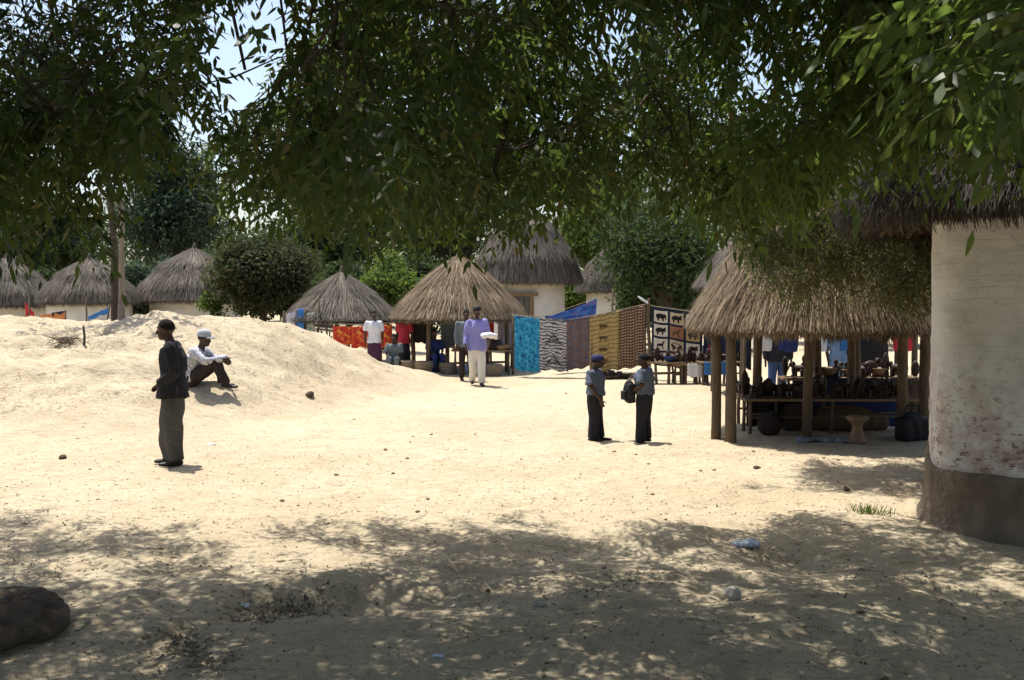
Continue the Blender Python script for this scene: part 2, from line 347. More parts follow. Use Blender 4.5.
# ------------------------------------------------------------------ the near whitewashed hut
def near_wall_mat():
    k = NT('peeling_lime_wash'); v = k.coord('Object'); vs = k.coord('Object', (1, 1, 2.2))
    n1 = k.noise(v, 1.6, 6, .7); n2 = k.noise(v, 5.5, 8, .75); n3 = k.noise(vs, 11, 6, .7)
    c = k.ramp(n1, [(.3, (.56, .52, .46)), (.5, (.70, .675, .63)), (.7, (.78, .765, .73))])
    sx = k.n('SeparateXYZ'); k.l(k.coord('Object'), sx.inputs[0]); z = sx.outputs[2]
    low = k.ramp(z, [(.0, (1, 1, 1)), (.47, (1, 1, 1)), (.62, (0, 0, 0))]); low = k.n('MapRange'); k.l(z, low.inputs[0])
    low.inputs[1].default_value = 1.75; low.inputs[2].default_value = .7; low = low.outputs[0]
    red = k.math('MULTIPLY', low, k.ramp(k.noise(v, 2.3, 6, .7), [(.46, (0, 0, 0)), (.6, (1, 1, 1))]))
    c = k.mix(k.math('MULTIPLY', red, .75), c, (.33, .17, .13))
    blue = k.math('MULTIPLY', low, k.ramp(k.noise(v, 3.1, 5, .6, .4), [(.55, (0, 0, 0)), (.66, (1, 1, 1))]))
    c = k.mix(k.math('MULTIPLY', blue, .6), c, (.34, .36, .38))
    fl = k.math('MULTIPLY', low, k.ramp(n3, [(.55, (0, 0, 0)), (.6, (1, 1, 1))]))
    c = k.mix(k.math('MULTIPLY', fl, .9), c, (.17, .09, .065))
    pit = k.ramp(n2, [(.30, (1, 1, 1)), (.36, (0, 0, 0))]); c = k.mix(k.math('MULTIPLY', pit, .7), c, (.33, .25, .18))
    br = k.n('TexBrick', Scale=1.0); br.inputs['Brick Width'].default_value = .235; br.inputs['Row Height'].default_value = .098; br.inputs['Mortar Size'].default_value = .007; br.inputs['Mortar Smooth'].default_value = .6
    uvn = k.coord('UV'); wob = k.n('TexNoise', Scale=2.5, Detail=3.0); k.l(uvn, wob.inputs['Vector']); ad = k.n('MixRGB'); ad.blend_type = 'ADD'; ad.inputs[0].default_value = .05; k.l(uvn, ad.inputs[1]); k.l(wob.outputs['Color'], ad.inputs[2]); k.l(ad.outputs[0], br.inputs['Vector'])
    jn = k.math('MULTIPLY', br.outputs['Fac'], k.ramp(k.noise(v, 2.7, 4), [(.35, (0, 0, 0)), (.65, (1, 1, 1))])); c = k.mix(k.math('MULTIPLY', jn, .08), c, (.42, .36, .28))
    cr = k.n('TexVoronoi', Scale=2.6); cr.feature = 'DISTANCE_TO_EDGE'; wv = k.n('MixRGB'); wv.blend_type = 'ADD'; wv.inputs[0].default_value = .3; k.l(v, wv.inputs[1]); nz = k.n('TexNoise', Scale=4.0, Detail=6.0); k.l(v, nz.inputs['Vector']); k.l(nz.outputs['Color'], wv.inputs[2]); k.l(wv.outputs[0], cr.inputs['Vector'])
    ck = k.math('MULTIPLY', k.ramp(cr.outputs['Distance'], [(.004, (1, 1, 1)), (.012, (0, 0, 0))]), k.ramp(n1, [(.5, (0, 0, 0)), (.6, (1, 1, 1))])); c = k.mix(k.math('MULTIPLY', ck, .45), c, (.22, .17, .13))
    k.col(c); k.bump(k.math('SUBTRACT', k.math('ADD', n2, k.math('MULTIPLY', n3, .5)), k.math('MULTIPLY', jn, .22)), .7, .035); return k.m
HX, HY = 5.89, 9.86
HROT = -math.atan(.41)
def plan(a, half, n=7.0):
    c, s = abs(math.cos(a-HROT)), abs(math.sin(a-HROT)); return half/(c**n+s**n)**(1/n)
def near_hut():
    t = thing('round_hut', 'large whitewashed round hut with peeling paint and mud plinth, closest at right', 'hut', (HX, HY, 0))
    n = 220; zs = np.linspace(.45, 3.05, 96); V = []; F = []; g0 = gzf(HX-2, HY)
    for z in zs:
        for k in range(n):
            a = 2*math.pi*k/n; ax = np.array(a*2.0)
            r = plan(a, 1.80)+.035*float(vnoise(ax*1.3, np.array(z*1.1), 3))+.022*float(vnoise(ax*5, np.array(z*5), 4))+.02*float(vnoise(ax*14, np.array(z*13), 6))
            V.append((r*math.cos(a), r*math.sin(a), z))
    for i in range(len(zs)-1):
        for k in range(n):
            k2 = (k+1) % n; F.append([i*n+k, i*n+k2, (i+1)*n+k2, (i+1)*n+k])
    me = pymesh('wall', V, F); uv = me.uv_layers.new(name='UVMap'); vi = np.empty(len(me.loops), np.int32); me.loops.foreach_get('vertex_index', vi)
    vi = vi.reshape(-1, 4); kk = vi % n; kk = np.where((kk == 0) & (kk.max(1, keepdims=True) == n-1), n, kk); uv.data.foreach_set('uv', np.stack([kk*2*math.pi/n*2.0, zs[vi//n]], -1).astype(np.float32).ravel())
    link('wall', me, near_wall_mat(), t)
    prof = [(2.09, -.25), (2.08, .0), (2.06, .04), (2.04, .09), (2.035, .30), (2.035, .47), (2.03, .525), (2.01, .55), (1.9, .56)]
    Z = []; V = []; F = []
    for (r, z) in prof:
        for k in range(n):
            a = 2*math.pi*k/n; rr = r-2.0+plan(a, 1.80)+.05*float(vnoise(np.array(a*3), np.array(z*3), 11))+.025*float(vnoise(np.array(a*15), np.array(z*9), 12))
            V.append((rr*math.cos(a), rr*math.sin(a), z+.03*float(vnoise(np.array(a*9), np.array(2.), 13))))
    for i in range(len(prof)-1):
        for k in range(n):
            k2 = (k+1) % n; F.append([i*n+k, i*n+k2, (i+1)*n+k2, (i+1)*n+k])
    link('plinth', pymesh('plinth', V, F), M['mudwall'], t)
    thatch_roof(t, [(2.60, 2.70), (2.66, 2.86), (2.58, 3.02), (2.1, 3.6), (1.2, 4.7), (.08, 5.8)], 45000, 'straw_dark', 3, (.2, .5), (.004, .010), .2, .05, rough=2.0)
    for k in range(26):
        a = 2*math.pi*k/26; mb = MB(); mb.tube([(2.5*math.cos(a), 2.50*math.sin(a), 2.69), (1.9*math.cos(a), 1.9*math.sin(a), 3.32)], [.028], n=6, rnd=False); mb.build('rafter', M['post'], t)
near_hut()

# ------------------------------------------------------------------ far huts
def hut(px, Y, wpx, rpx, ye, ya, label, door=None, straw='straw_grey', nb=5000, seed=1, wallm='white', steep=None):
    X = (px-512)/FPX*Y; k = Y/FPX; g = gzf(X, Y); ze = at(px, ye, Y).z; za = at(px, ya, Y).z; rw = wpx*k; rr = rpx*k
    t = thing('round_hut', label, 'hut', (X, Y, 0), group='round thatched huts around the yard')
    V, F = loft([(rw*1.02, g-.3), (rw, g+.3), (rw, ze+.25), (rw*.9, ze+.35)], 40, jit=.012, seed=seed); link('wall', pymesh('wall', V, F), M[wallm], t)
    V, F = loft([(rw*1.08, g-.3), (rw*1.06, g+.18), (rw*.97, g+.24)], 40, jit=.01, seed=seed); link('plinth', pymesh('plinth', V, F), M['mudwall'], t)
    h = za-ze
    thatch_roof(t, [(rr, ze), (rr*1.02, ze+.14), (rr*.86, ze+h*.36), (rr*.50, ze+h*.72), (.05, za)], nb*4, straw, seed, (.25, .6), (.006, .014), .15, .05, rough=1.3)
    if door:
        a, wd, z0, z1, leaf = door; d = thing('tmp', 'x', 'x'); bpy.data.objects.remove(d)
        Rm = Matrix.Rotation(a, 3, 'Z'); o = Rm@Vector((0, -rw, 0)); zc = (z0+z1)/2
        mb = MB(); mb.box(Rm@Vector((0, -rw, zc)), (wd, .16, z1-z0), Rm); dl = mb.build('door', M[leaf], t, False)
        for sx in (-1, 1):
            mb = MB(); mb.box(Rm@Vector((sx*(wd/2+.05), -rw-.03, zc)), (.10, .22, z1-z0), Rm); mb.build('door_frame', M['wood'], dl, False)
        mb = MB(); mb.box(Rm@Vector((0, -rw-.03, z1+.06)), (wd+.5, .22, .12), Rm); mb.build('lintel', M['wood'], dl, False)
        for sx in (-.25, 0, .25):
            mb = MB(); mb.box(Rm@Vector((sx*wd, -rw-.085, zc)), (.02, .02, z1-z0-.1), Rm); mb.build('plank_joint', M['carved'], dl, False)
    return t
M['greywood'] = m_plain('grey_door_wood', (.12, .115, .10), .3, 9, .9, .5, .01, (6, 6, .6))
hut(527, 37, 38, 53, 283, 205, 'tall white hut with shaggy grey thatch and plank door behind the hanging cloths', (-.22, .80, .55, 1.90, 'greywood'), nb=8000, seed=21)
hut(606, 46, 20, 29, 292, 250, 'small thatched hut half hidden by dark tree, right of the tall white hut', nb=3000, seed=22)
hut(90, 34, 40, 46, 303, 259, 'white hut with pointed grey thatch standing behind the pale trunk', nb=5000, seed=23)
hut(195, 36, 43, 55, 301, 249, 'white hut with broad thatch between the pale trunk and the dark bush', nb=5000, seed=24)
hut(8, 37, 38, 47, 306, 258, 'shaded thatched hut at the far left edge behind the bank', nb=4000, seed=25)

# ------------------------------------------------------------------ open market shelters
S1 = at(818, 340, 15.5); S1.z = 0
def shelter_right():
    t = thing('market_shelter', 'open round shelter on rough posts with ragged golden thatch, beside the near hut', 'shelter', S1, group='open thatched market shelters')
    thatch_roof(t, [(1.83, 1.54), (1.81, 1.64), (1.46, 2.20), (.90, 3.0), (.08, 3.75)], 42000, 'straw_gold', 31, (.3, .8), (.004, .011), .14, .10, rough=1.7)
    for (px, py, r) in [(716, 437, .07), (731, 441, .08), (807, 437, .07), (902, 438, .075), (757, 424, .07), (851, 423, .07), (817, 412, .07), (923, 428, .09), (884, 411, .07)]:
        p = G(px, py); q = p-S1; rad = math.hypot(q.x, q.y); k = min(1, 1.80/rad); 
        zt = float(np.interp(rad*k, [.9, 1.52, 1.95], [2.9, 2.06, 1.46]))
        post(t, q.x*k, q.y*k, gzf(p.x, p.y)-.25, zt, r)
    for k in range(14):
        a = 2*math.pi*k/14+.1; mb = MB(); mb.tube([(1.78*math.cos(a), 1.78*math.sin(a), 1.50), (.1*math.cos(a), .1*math.sin(a), 3.52)], [.03], n=6, rnd=False); mb.build('rafter', M['post'], t)
    mb = MB(); N = 28
    mb.tube([(1.62*math.cos(a), 1.62*math.sin(a), 1.78) for a in np.linspace(0, 2*math.pi, N)], [.04], ref=(0, 0, 1), n=6, rnd=False); mb.build('ring_beam', M['post'], t)
shelter_right()
S2 = at(459, 340, 27.6); S2.z = 0
S3 = at(342, 340, 29.5); S3.z = 0
def shelter_far(c, rr, ze, za, straw, label, seed, nb=5000, npost=8):
    g = gzf(c.x, c.y); t = thing('market_shelter', label, 'shelter', (c.x, c.y, 0), group='open thatched market shelters'); h = za-ze
    thatch_roof(t, [(rr, ze), (rr*.99, ze+.06), (rr*.70, ze+h*.40), (rr*.36, ze+h*.74), (.06, za)], nb*4, straw, seed, (.4, .9), (.006, .014), .12, .08, rough=1.1)
    for k in range(npost):
        a = 2*math.pi*(k+.35)/npost; r = rr*.84; x, y = r*math.cos(a), r*math.sin(a)
        post(t, x, y, gzf(c.x+x, c.y+y)-.2, ze+h*.16, .06)
    mb = MB(); mb.tube([(.06*0+rr*.84*math.cos(a), rr*.84*math.sin(a), ze+.08) for a in np.linspace(0, 2*math.pi, 24)], [.035], ref=(0, 0, 1), n=6, rnd=False); mb.build('ring_beam', M['post'], t)
    return t
s2 = shelter_far(S2, 1.74, 1.36, at(459, 257, 27.6).z, 'straw_gold', 'open thatched stall with tidy golden cone roof behind the walking man', 41, 7000)
s3 = shelter_far(S3, 1.56, at(342, 320, 29.5).z, at(342, 273, 29.5).z, 'straw_grey', 'small grey thatched stall half hidden by the sandy bank', 42, 5000)
S4 = at(812, 340, 21.5); S4.z = 0
shelter_far(S4, 2.36, at(812, 287, 21.5).z, at(812, 175, 21.5).z, 'straw_grey', 'broad grey thatched shelter right behind the one with carvings', 43, 6000, 9)
for s_, c_, r_, a0, a1 in ((s3, S3, 1.28, 3.3, 5.2),):
    for k in range(46):                                      # reed screen, reed by reed
        a = a0+(a1-a0)*k/46; x, y = r_*math.cos(a), r_*math.sin(a); g = gzf(c_.x+x, c_.y+y)
        mb = MB(); mb.tube([(x, y, g-.1), (x+R(-.02, .02), y+R(-.02, .02), g+R(.62, .78))], [.02], n=5, rnd=False); mb.build('reed', M['post'], s_)

# ------------------------------------------------------------------ trees
LF = [[0, 1, 2], [1, 3, 4, 2], [3, 5, 4]]
def leaflets(P, D, N, L, W, curl):
    S = np.cross(D, N); S /= np.linalg.norm(S, axis=1)[:, None]+1e-9; N = np.cross(S, D)
    L = L[:, None]; W = W[:, None]; curl = curl[:, None]
    a = P+D*L*.35; b = P+D*L*.7-N*L*curl*.5
    return np.stack([P, a-S*W*.5, a+S*W*.5, b-S*W*.36, b+S*W*.36, P+D*L-N*L*curl*1.3], 1)
def unit(v): return v/(np.linalg.norm(v, axis=-1, keepdims=True)+1e-9)
def compound(B, D, K, RL, LL, LW, r2, droop=.5):
    Mn = len(B); out = []; D = unit(D); roll = unit(np.cross(D, unit(r2.normal(0, .6, (Mn, 3))+np.array([0, 0, 1]))))
    rl = RL*r2.uniform(.65, 1.2, Mn)
    for k in range(K):
        s = .18+.82*k/(K-1); p = B+D*(rl*s)[:, None]; p[:, 2] -= droop*s*s*rl
        t = D.copy(); t[:, 2] -= 2*droop*s; t = unit(t)
        for sg in ((-1, 1) if k < K-1 else (0,)):
            d = t*.62+roll*(sg*.72)+r2.normal(0, .13, (Mn, 3)); d[:, 2] -= .38; d = unit(d)
            nn = unit(np.cross(d, roll if sg == 0 else t)+r2.normal(0, .35, (Mn, 3)))
            out.append(leaflets(p, d, nn, LL*r2.uniform(.5, 1.25, Mn)*(1-.25*abs(s-.5)), LW*r2.uniform(.75, 1.15, Mn), r2.uniform(0, .16, Mn)))
    return np.concatenate(out)
PX = [-400, 0, 60, 112, 132, 160, 200, 232, 270, 300, 340, 370, 400, 440, 470, 500, 540, 580, 620, 660, 700, 740, 790, 850, 900, 960, 1024, 1400]
PY = [290, 262, 256, 264, 215, 170, 186, 226, 212, 238, 234, 246, 240, 248, 252, 240, 226, 216, 218, 216, 226, 246, 250, 192, 180, 178, 180, 180]
def in_gap(px, py, every=False):
    if every and (((px-785)/60)**2+((py-70)/80)**2 < 1 or ((px-610)/34)**2+((py-25)/44)**2 < 1): return True
    u, v = px-243-.25*(60-py), py-45
    return (u/38)**2+(v/70)**2 < 1
def canopy_ok(x, y, z, pad=0):
    if y < 1: return True
    px, py = project(x, y, z)
    lim = np.interp(px, PX, PY)
    if py > lim-pad: return False
    if in_gap(px, py) and math.sin(x*8.1)+math.sin(y*6.7+z*9.3) > -1.1: return False
    u, v = px-785, py-70
    if (u/55)**2+(v/75)**2 < 1 and math.sin(x*9.1)+math.sin(y*7.7+z*8.3) > .35: return False
    u, v = px-610, py-25
    if (u/30)**2+(v/40)**2 < 1 and math.sin(x*9.1)+math.sin(y*7.7+z*8.3) > -.6: return False
    u, v = px-190, py-132
    if (u/20)**2+(v/26)**2 < 1: return False
    if math.hypot(x, y) < 2.6 and z < 4.2: return False
    rh = math.hypot(x-HX, y-HY)
    if z < np.interp(rh, [0, 1.2, 2.1, 2.6, 2.95], [5.9, 4.8, 3.75, 3.05, 2.3]) and rh < 2.95: return False
    return True
def near_tree(name, label, tx, ty, box, ncl, nleaf, K, RL, LL, LW, mat, seed, tr=.22, nlimb=12, fork=2.6, dens=None, crad=.42, over=0):
    r2 = np.random.default_rng(seed); t = thing(name, label, 'tree', (tx, ty, 0)); cl = []
    (x0, x1), (y0, y1), (z0, z1) = box; tries = 0
    while len(cl) < ncl and tries < 200000:
        tries += 1
        c = np.array([r2.uniform(x0, x1), r2.uniform(y0, y1), z0+(z1-z0)*r2.random()**1.15])
        if c[1] > 1 and not canopy_ok(c[0], c[1], c[2]-crad*.55, 12): continue
        if dens and r2.random() > dens(c): continue
        cl.append(c)
    cl = np.array(cl); g = gzf(tx, ty)
    mb = MB(); f = np.array([tx+.15, ty+.2, fork]); off = np.array([tx, ty, 0])
    mb.tube([(0, 0, g-.3), (.03, .02, g+.5), (.1, .12, g+1.5), tuple(f-off)], [tr*1.35, tr, tr*.85, tr*.75], n=12, rnd=False)
    mb.build('trunk', M['bark'], t)
    # main limbs to spread-out clusters, then each cluster hangs from its nearest limb
    ends = [cl[r2.integers(len(cl))]]
    while len(ends) < nlimb:
        d = np.min([np.linalg.norm(cl-e, axis=1) for e in ends], axis=0); ends.append(cl[np.argmax(d*r2.uniform(.7, 1, len(cl)))])
    mb = MB(); pts = []
    for e in ends:
        e = e+np.array([0, 0, .35]); mid1 = f+(e-f)*.35+np.array([0, 0, 1.6+.3*np.linalg.norm(e-f)*.5])+r2.normal(0, .55, 3); mid2 = f+(e-f)*.75+np.array([0, 0, 1.0])+r2.normal(0, .5, 3)
        ctrl = [f, mid1, mid2, e]; L = []
        for s in np.linspace(0, 1, 9):
            p = (1-s)**3*ctrl[0]+3*(1-s)**2*s*ctrl[1]+3*(1-s)*s*s*ctrl[2]+s**3*ctrl[3]; p = p+r2.normal(0, .05, 3)*(s > 0); L.append(p)
        mb.tube([tuple(p-off) for p in L], [tr*.26*(1-s)**2+.008 for s in np.linspace(0, 1, 9)], n=7, rnd=False); pts += [(p, tr*.45*(1-s)+.012) for p, s in zip(L[2:], np.linspace(0, 1, 9)[2:])]
    LP = np.array([p for p, _ in pts]); LRr = np.array([r for _, r in pts]); cl = cl[np.argsort([np.min(np.linalg.norm(LP-c, axis=1)) for c in cl])]
    B = []; D = []
    for c in cl:
        j = np.argmin(np.linalg.norm(LP-c, axis=1)); p = LP[j]; m = (p+c)/2+np.array([0, 0, .18])+r2.normal(0, .06, 3)
        if not any(q[1] > 1 and in_gap(*project(*q), True) for q in (p+(m-p)*.5, m, (m+c)/2)): mb.tube([tuple(p-off), tuple(m-off), tuple(c-off)], [min(LRr[j]*.6, .018), .010, .006], n=5, rnd=False)
        LP = np.vstack([LP, c]); LRr = np.append(LRr, .016); k = max(4, int(nleaf*r2.uniform(.55, 1.3))); ntw = 4
        tw = [unit(r2.normal(0, 1, 3)*np.array([1, 1, .45])+np.array([0, 0, -.25]))*crad*r2.uniform(.7, 1.3) for _ in range(ntw)]
        for v in tw:
          if not (c[1] > 1 and in_gap(*project(*(c+v*.6)), True)): mb.tube([tuple(c-off), tuple(c+v*.5+np.array([0, 0, .03])-off), tuple(c+v-off)], [.006, .004, .002], n=4, rnd=False)
        for i in range(k):
            v = tw[i % ntw]; b = c+v*r2.random()**.7+r2.normal(0, .03, 3); d = unit(v)*.6+r2.normal(0, .55, 3)+np.array([0, 0, -.2]); 
            tip = b+unit(d)*RL*.9; 
            if b[1] > 1 and not (canopy_ok(b[0], b[1], b[2]) and canopy_ok(tip[0], tip[1], tip[2]-.1)): continue
            B.append(b); D.append(d)
    mb.build('limbs', M['bark'], t)
    if over:                                                 # upper storey of the crown, above what the camera sees
        n = over*34; c = np.stack([r2.uniform(x0, x1, over), r2.uniform(-2.5, 9.2 if tx < -5 else 8.6, over), np.zeros(over)], 1); c[:, 2] = np.maximum(2.1+.30*c[:, 1]+.5, 4.4)+r2.random(over)*1.8
        c = c[[math.hypot(a[0]-HX, a[1]-HY) > 1.9 or a[2] > 5.2 for a in c]]; n = len(c)*34
        b = np.repeat(c, 34, 0)+r2.normal(0, .33, (n, 3))-off; vo = compound(b, r2.normal(0, 1, (n, 3))+np.array([0, 0, -.2]), 4, .36, .13, .045, r2); o = link('upper_crown', tmpl('upper_crown', vo, LF), M[mat], t); o['kind'] = 'stuff'
    B = np.array(B)-off; vs = compound(B, np.array(D), K, RL, LL, LW, r2)
    o = link('crown', tmpl('crown', vs, LF), M[mat], t); o['kind'] = 'stuff'
    print(name, 'clusters', len(cl), 'leaflets', len(vs)); return t
M['leaf_dark'] = m_leaf('dark_green_leaf', [(0, (.008, .020, .015)), (.6, (.014, .032, .019)), (.93, (.03, .056, .024)), (1, (.07, .10, .03))], .22, (.06, .14, .02))
M['leaf_mid'] = m_leaf('olive_green_leaf', [(0, (.012, .028, .013)), (.5, (.024, .050, .018)), (.86, (.044, .076, .022)), (.95, (.085, .10, .028)), (1, (.15, .095, .03))], .5, (.20, .28, .04))
M['leaf_light'] = m_leaf('yellow_green_leaf', [(0, (.026, .046, .016)), (.5, (.05, .08, .024)), (.8, (.075, .115, .03)), (1, (.14, .14, .04))], .55, (.24, .36, .05))
M['leaf_dry'] = m_leaf('dry_olive_leaf', [(0, (.035, .05, .02)), (.45, (.06, .075, .028)), (.75, (.105, .10, .045)), (1, (.22, .17, .09))], .4, (.24, .26, .06), .6)
near_tree('leafy_tree', 'dark leafy tree reaching in from the left above the sandy bank', -8.2, 5.2, ((-9.5, -2.0), (5.5, 10.5), (2.0, 6.2)), 235, 44, 6, .34, .085, .022, 'leaf_dark', 51, fork=2.8, nlimb=9, over=340)
near_tree('leafy_tree', 'shady tree whose olive foliage hangs across the top centre', -1.2, -2.6, ((-2.7, 2.4), (4.2, 10.5), (2.0, 6.0)), 300, 44, 6, .36, .098, .026, 'leaf_mid', 52, fork=3.2, nlimb=12, over=150)
near_tree('leafy_tree', 'bright yellow green tree hanging over the near hut at right', 4.2, -1.2, ((1.4, 6.8), (3.0, 10.2), (2.0, 5.6)), 190, 38, 6, .40, .12, .031, 'leaf_light', 53, fork=3.2, over=105, dens=lambda c: .3 if c[1] > 1 and project(*c)[0] > 845 and 60 < project(*c)[1] else 1)
def dry_dens(c):
    px, py = project(*c); return 1.0 if 715 < px < 960 and 125 < py < 330 else 0 if py < 125 else (.5 if px > 905 else .12 if px > 640 else 0)
_ok = canopy_ok
def canopy_ok(x, y, z, pad=0):
    px, py = project(x, y, z)
    return py < np.interp(px, [700, 730, 750, 800, 860, 900, 930, 960], [180, 245, 290, 325, 310, 315, 325, 330])-pad*.5
near_tree('leafy_tree', 'half dry brown and olive tree hanging in front of the golden thatched shelter', 6.2, 12.6, ((2.0, 6.6), (11.9, 13.4), (1.75, 5.4)), 190, 34, 6, .28, .07, .018, 'leaf_dry', 54, tr=.16, fork=2.0, nlimb=7, dens=dry_dens)
canopy_ok = _ok

def far_tree(name, label, px, Y, top, wpx, low, mat, seed, ncl=40, nl=170, size=(.14, .3), trunk=.16, tm='bark', flat=1.0, group='trees and bushes behind the huts'):
    r2 = np.random.default_rng(seed); X = (px-512)/FPX*Y; g = gzf(X, Y); zt = at(px, top, Y).z; zl = at(px, low, Y).z; rw = wpx/2*Y/FPX
    t = thing(name, label, 'bush' if 'bush' in name else 'tree', (X, Y, g), group=group); zc = (zt+zl)/2-g; rz = (zt-zl)/2
    lobe = unit(r2.normal(0, 1, (8, 3)))*r2.uniform(.25, .64, (8, 1)); c = lobe[r2.integers(0, 8, ncl)]+unit(r2.normal(0, 1, (ncl, 3)))*(r2.random((ncl, 1))**.42)*.52; c = c*np.array([rw*.86, rw*.86, rz*.88])*r2.uniform(.72, 1.12, (ncl, 1))+np.array([0, 0, zc])
    mb = MB(); top_ = max(.5, zc)
    mb.tube([(0, 0, -.2), (.05, .02, top_*.5), (0, .05, top_)], [trunk*1.2, trunk, trunk*.55], n=9, rnd=False); mb.build('trunk', M[tm], t)
    mb = MB()
    for p in c: 
        a = Vector((0, .03, top_*R(.35, .95))); mb.tube([a, (a+Vector(p))/2+Vector((0, 0, .2)), Vector(p)], [trunk*.4, trunk*.22, .02], n=5, rnd=False)
    mb.build('limbs', M[tm], t)
    cr = (.32*min(rw, rz)+.18*(rw+rz)/2)*r2.uniform(.6, 1.15, ncl)
    idx = np.repeat(np.arange(ncl), nl); n = len(idx); dirs = unit(r2.normal(0, 1, (n, 3)))
    P = c[idx]+dirs*(cr[idx]*r2.random(n)**.45)[:, None]*np.array([1, 1, .75*flat]); P[:, 2] = np.maximum(P[:, 2], .03)
    D = unit(r2.normal(0, 1, (n, 3))+np.array([0, 0, -.35])+dirs*.5); N = unit(r2.normal(0, .6, (n, 3))+dirs*.7+np.array([0, 0, .5]))
    vs = leaflets(P, D, N, r2.uniform(*size, n), r2.uniform(*size, n)*.5, r2.uniform(0, .2, n))[:, [0, 1, 5, 2]]
    o = link('crown', tmpl('crown', vs, [[0, 1, 2], [0, 2, 3]]), M[mat], t); o['kind'] = 'stuff'; return t
M['far_dark'] = m_leaf('far_dark_leaf', [(0, (.02, .036, .018)), (.6, (.04, .06, .026)), (1, (.07, .095, .036))], .3, (.10, .16, .03), .75, .12)
M['far_haze'] = m_leaf('far_haze_leaf', [(0, (.035, .055, .038)), (.6, (.06, .085, .055)), (1, (.11, .14, .085))], .3, (.10, .16, .06), .75, .12)  # distance haze painted into the leaf colour as a blue-green tint
M['far_green'] = m_leaf('far_bright_leaf', [(0, (.05, .085, .02)), (.6, (.085, .13, .03)), (1, (.13, .17, .05))], .4, (.2, .28, .04), .75, .12)
M['far_brown'] = m_leaf('far_brown_leaf', [(0, (.022, .036, .018)), (.6, (.042, .055, .026)), (.9, (.085, .075, .04)), (1, (.17, .13, .07))], .3, (.14, .16, .05), .75, .12)
far_tree('dense_bush', 'dense dark bush with brownish top on the crest of the bank', 262, 31, 222, 118, 330, 'far_brown', 61, 95, 330, (.09, .18), .1)
far_tree('leafy_bush', 'bright green bush between the two thatched stalls', 384, 35, 253, 84, 325, 'far_green', 62, 46, 260, (.10, .2), .08)
far_tree('tall_tree', 'tall hazy blue green tree rising behind the dark bush and left huts', 168, 56, 125, 130, 300, 'far_haze', 63, 110, 240, (.18, .36), .28, 'palebark')
far_tree('tall_tree', 'dark tree behind the bright green bush', 330, 50, 180, 190, 300, 'far_dark', 64, 60, 200, (.18, .36), .3)
far_tree('tall_tree', 'dark tree rising behind the golden stall and the tall white hut', 462, 52, 130, 170, 296, 'far_dark', 65, 60, 200, (.18, .36), .3)
far_tree('tall_tree', 'lighter olive tree right behind the small half hidden hut', 588, 55, 150, 110, 285, 'far_green', 66, 40, 180, (.18, .36), .25)
far_tree('dense_tree', 'large dark tree above the patchwork cloth', 664, 36, 165, 215, 322, 'far_dark', 67, 70, 240, (.12, .24), .25)
far_tree('tall_tree', 'dark tree standing far behind the open shelter with carvings', 790, 42, 130, 150, 300, 'far_dark', 68, 50, 180, (.16, .3), .25)
far_tree('tall_tree', 'dark tree seen between the near hut and the open shelter', 905, 40, 150, 150, 300, 'far_dark', 69, 50, 180, (.16, .3), .25)
far_tree('tall_tree', 'dark tree behind the left edge huts', 50, 48, 195, 150, 300, 'far_dark', 70, 60, 180, (.18, .34), .28)
far_tree('tall_tree', 'shady tree left of the left edge huts', -60, 44, 200, 150, 300, 'far_dark', 71, 50, 160, (.18, .34), .28)
far_tree('leafy_bush', 'low green bush between the white hut and the dark bush', 212, 30.5, 288, 34, 318, 'far_green', 72, 14, 120, (.07, .15), .05)
far_tree('tall_tree', 'dark tree partly seen beyond the near hut', 1080, 38, 140, 200, 300, 'far_dark', 73, 50, 150, (.18, .34), .28)
for i, (px, Y, top, wd, mt, lab) in enumerate([(15, 43, 262, 110, 'far_dark', 'dark undergrowth behind the hut at the left edge'), (140, 42, 262, 100, 'far_haze', 'haze tinted bluish undergrowth seen between the two left white huts'), (240, 42, 246, 150, 'far_dark', 'dark undergrowth behind the brownish bush'), (305, 44, 246, 130, 'far_dark', 'dark undergrowth left of the bright green bush'), (350, 41, 256, 110, 'far_dark', 'dark shrub right behind the small grey stall'),
        (430, 43, 250, 130, 'far_dark', 'dark shrub between the bright green bush and the golden stall'), (490, 46, 250, 110, 'far_dark', 'dark shrub left of the tall white hut'), (568, 52, 258, 90, 'far_green', 'olive shrub in the gap right of the tall white hut'), (640, 41, 262, 90, 'far_dark', 'dark shrub behind the ochre and brown cloths'), (700, 39, 258, 90, 'far_dark', 'dark shrub behind the patchwork cloth'), (745, 37, 262, 80, 'far_dark', 'dark shrub at the left of the broad grey shelter'), (830, 38, 262, 120, 'far_dark', 'dark shrub far behind the carvings'), (925, 38, 262, 120, 'far_dark', 'dark shrub far behind the black bag'), (180, 50, 250, 90, 'far_haze', 'haze tinted bluish undergrowth below the tall hazy tree')]):
    far_tree('dense_bush', lab, px, Y, top, wd, 325, mt, 300+i, 34, 170, (.16, .32), .08)
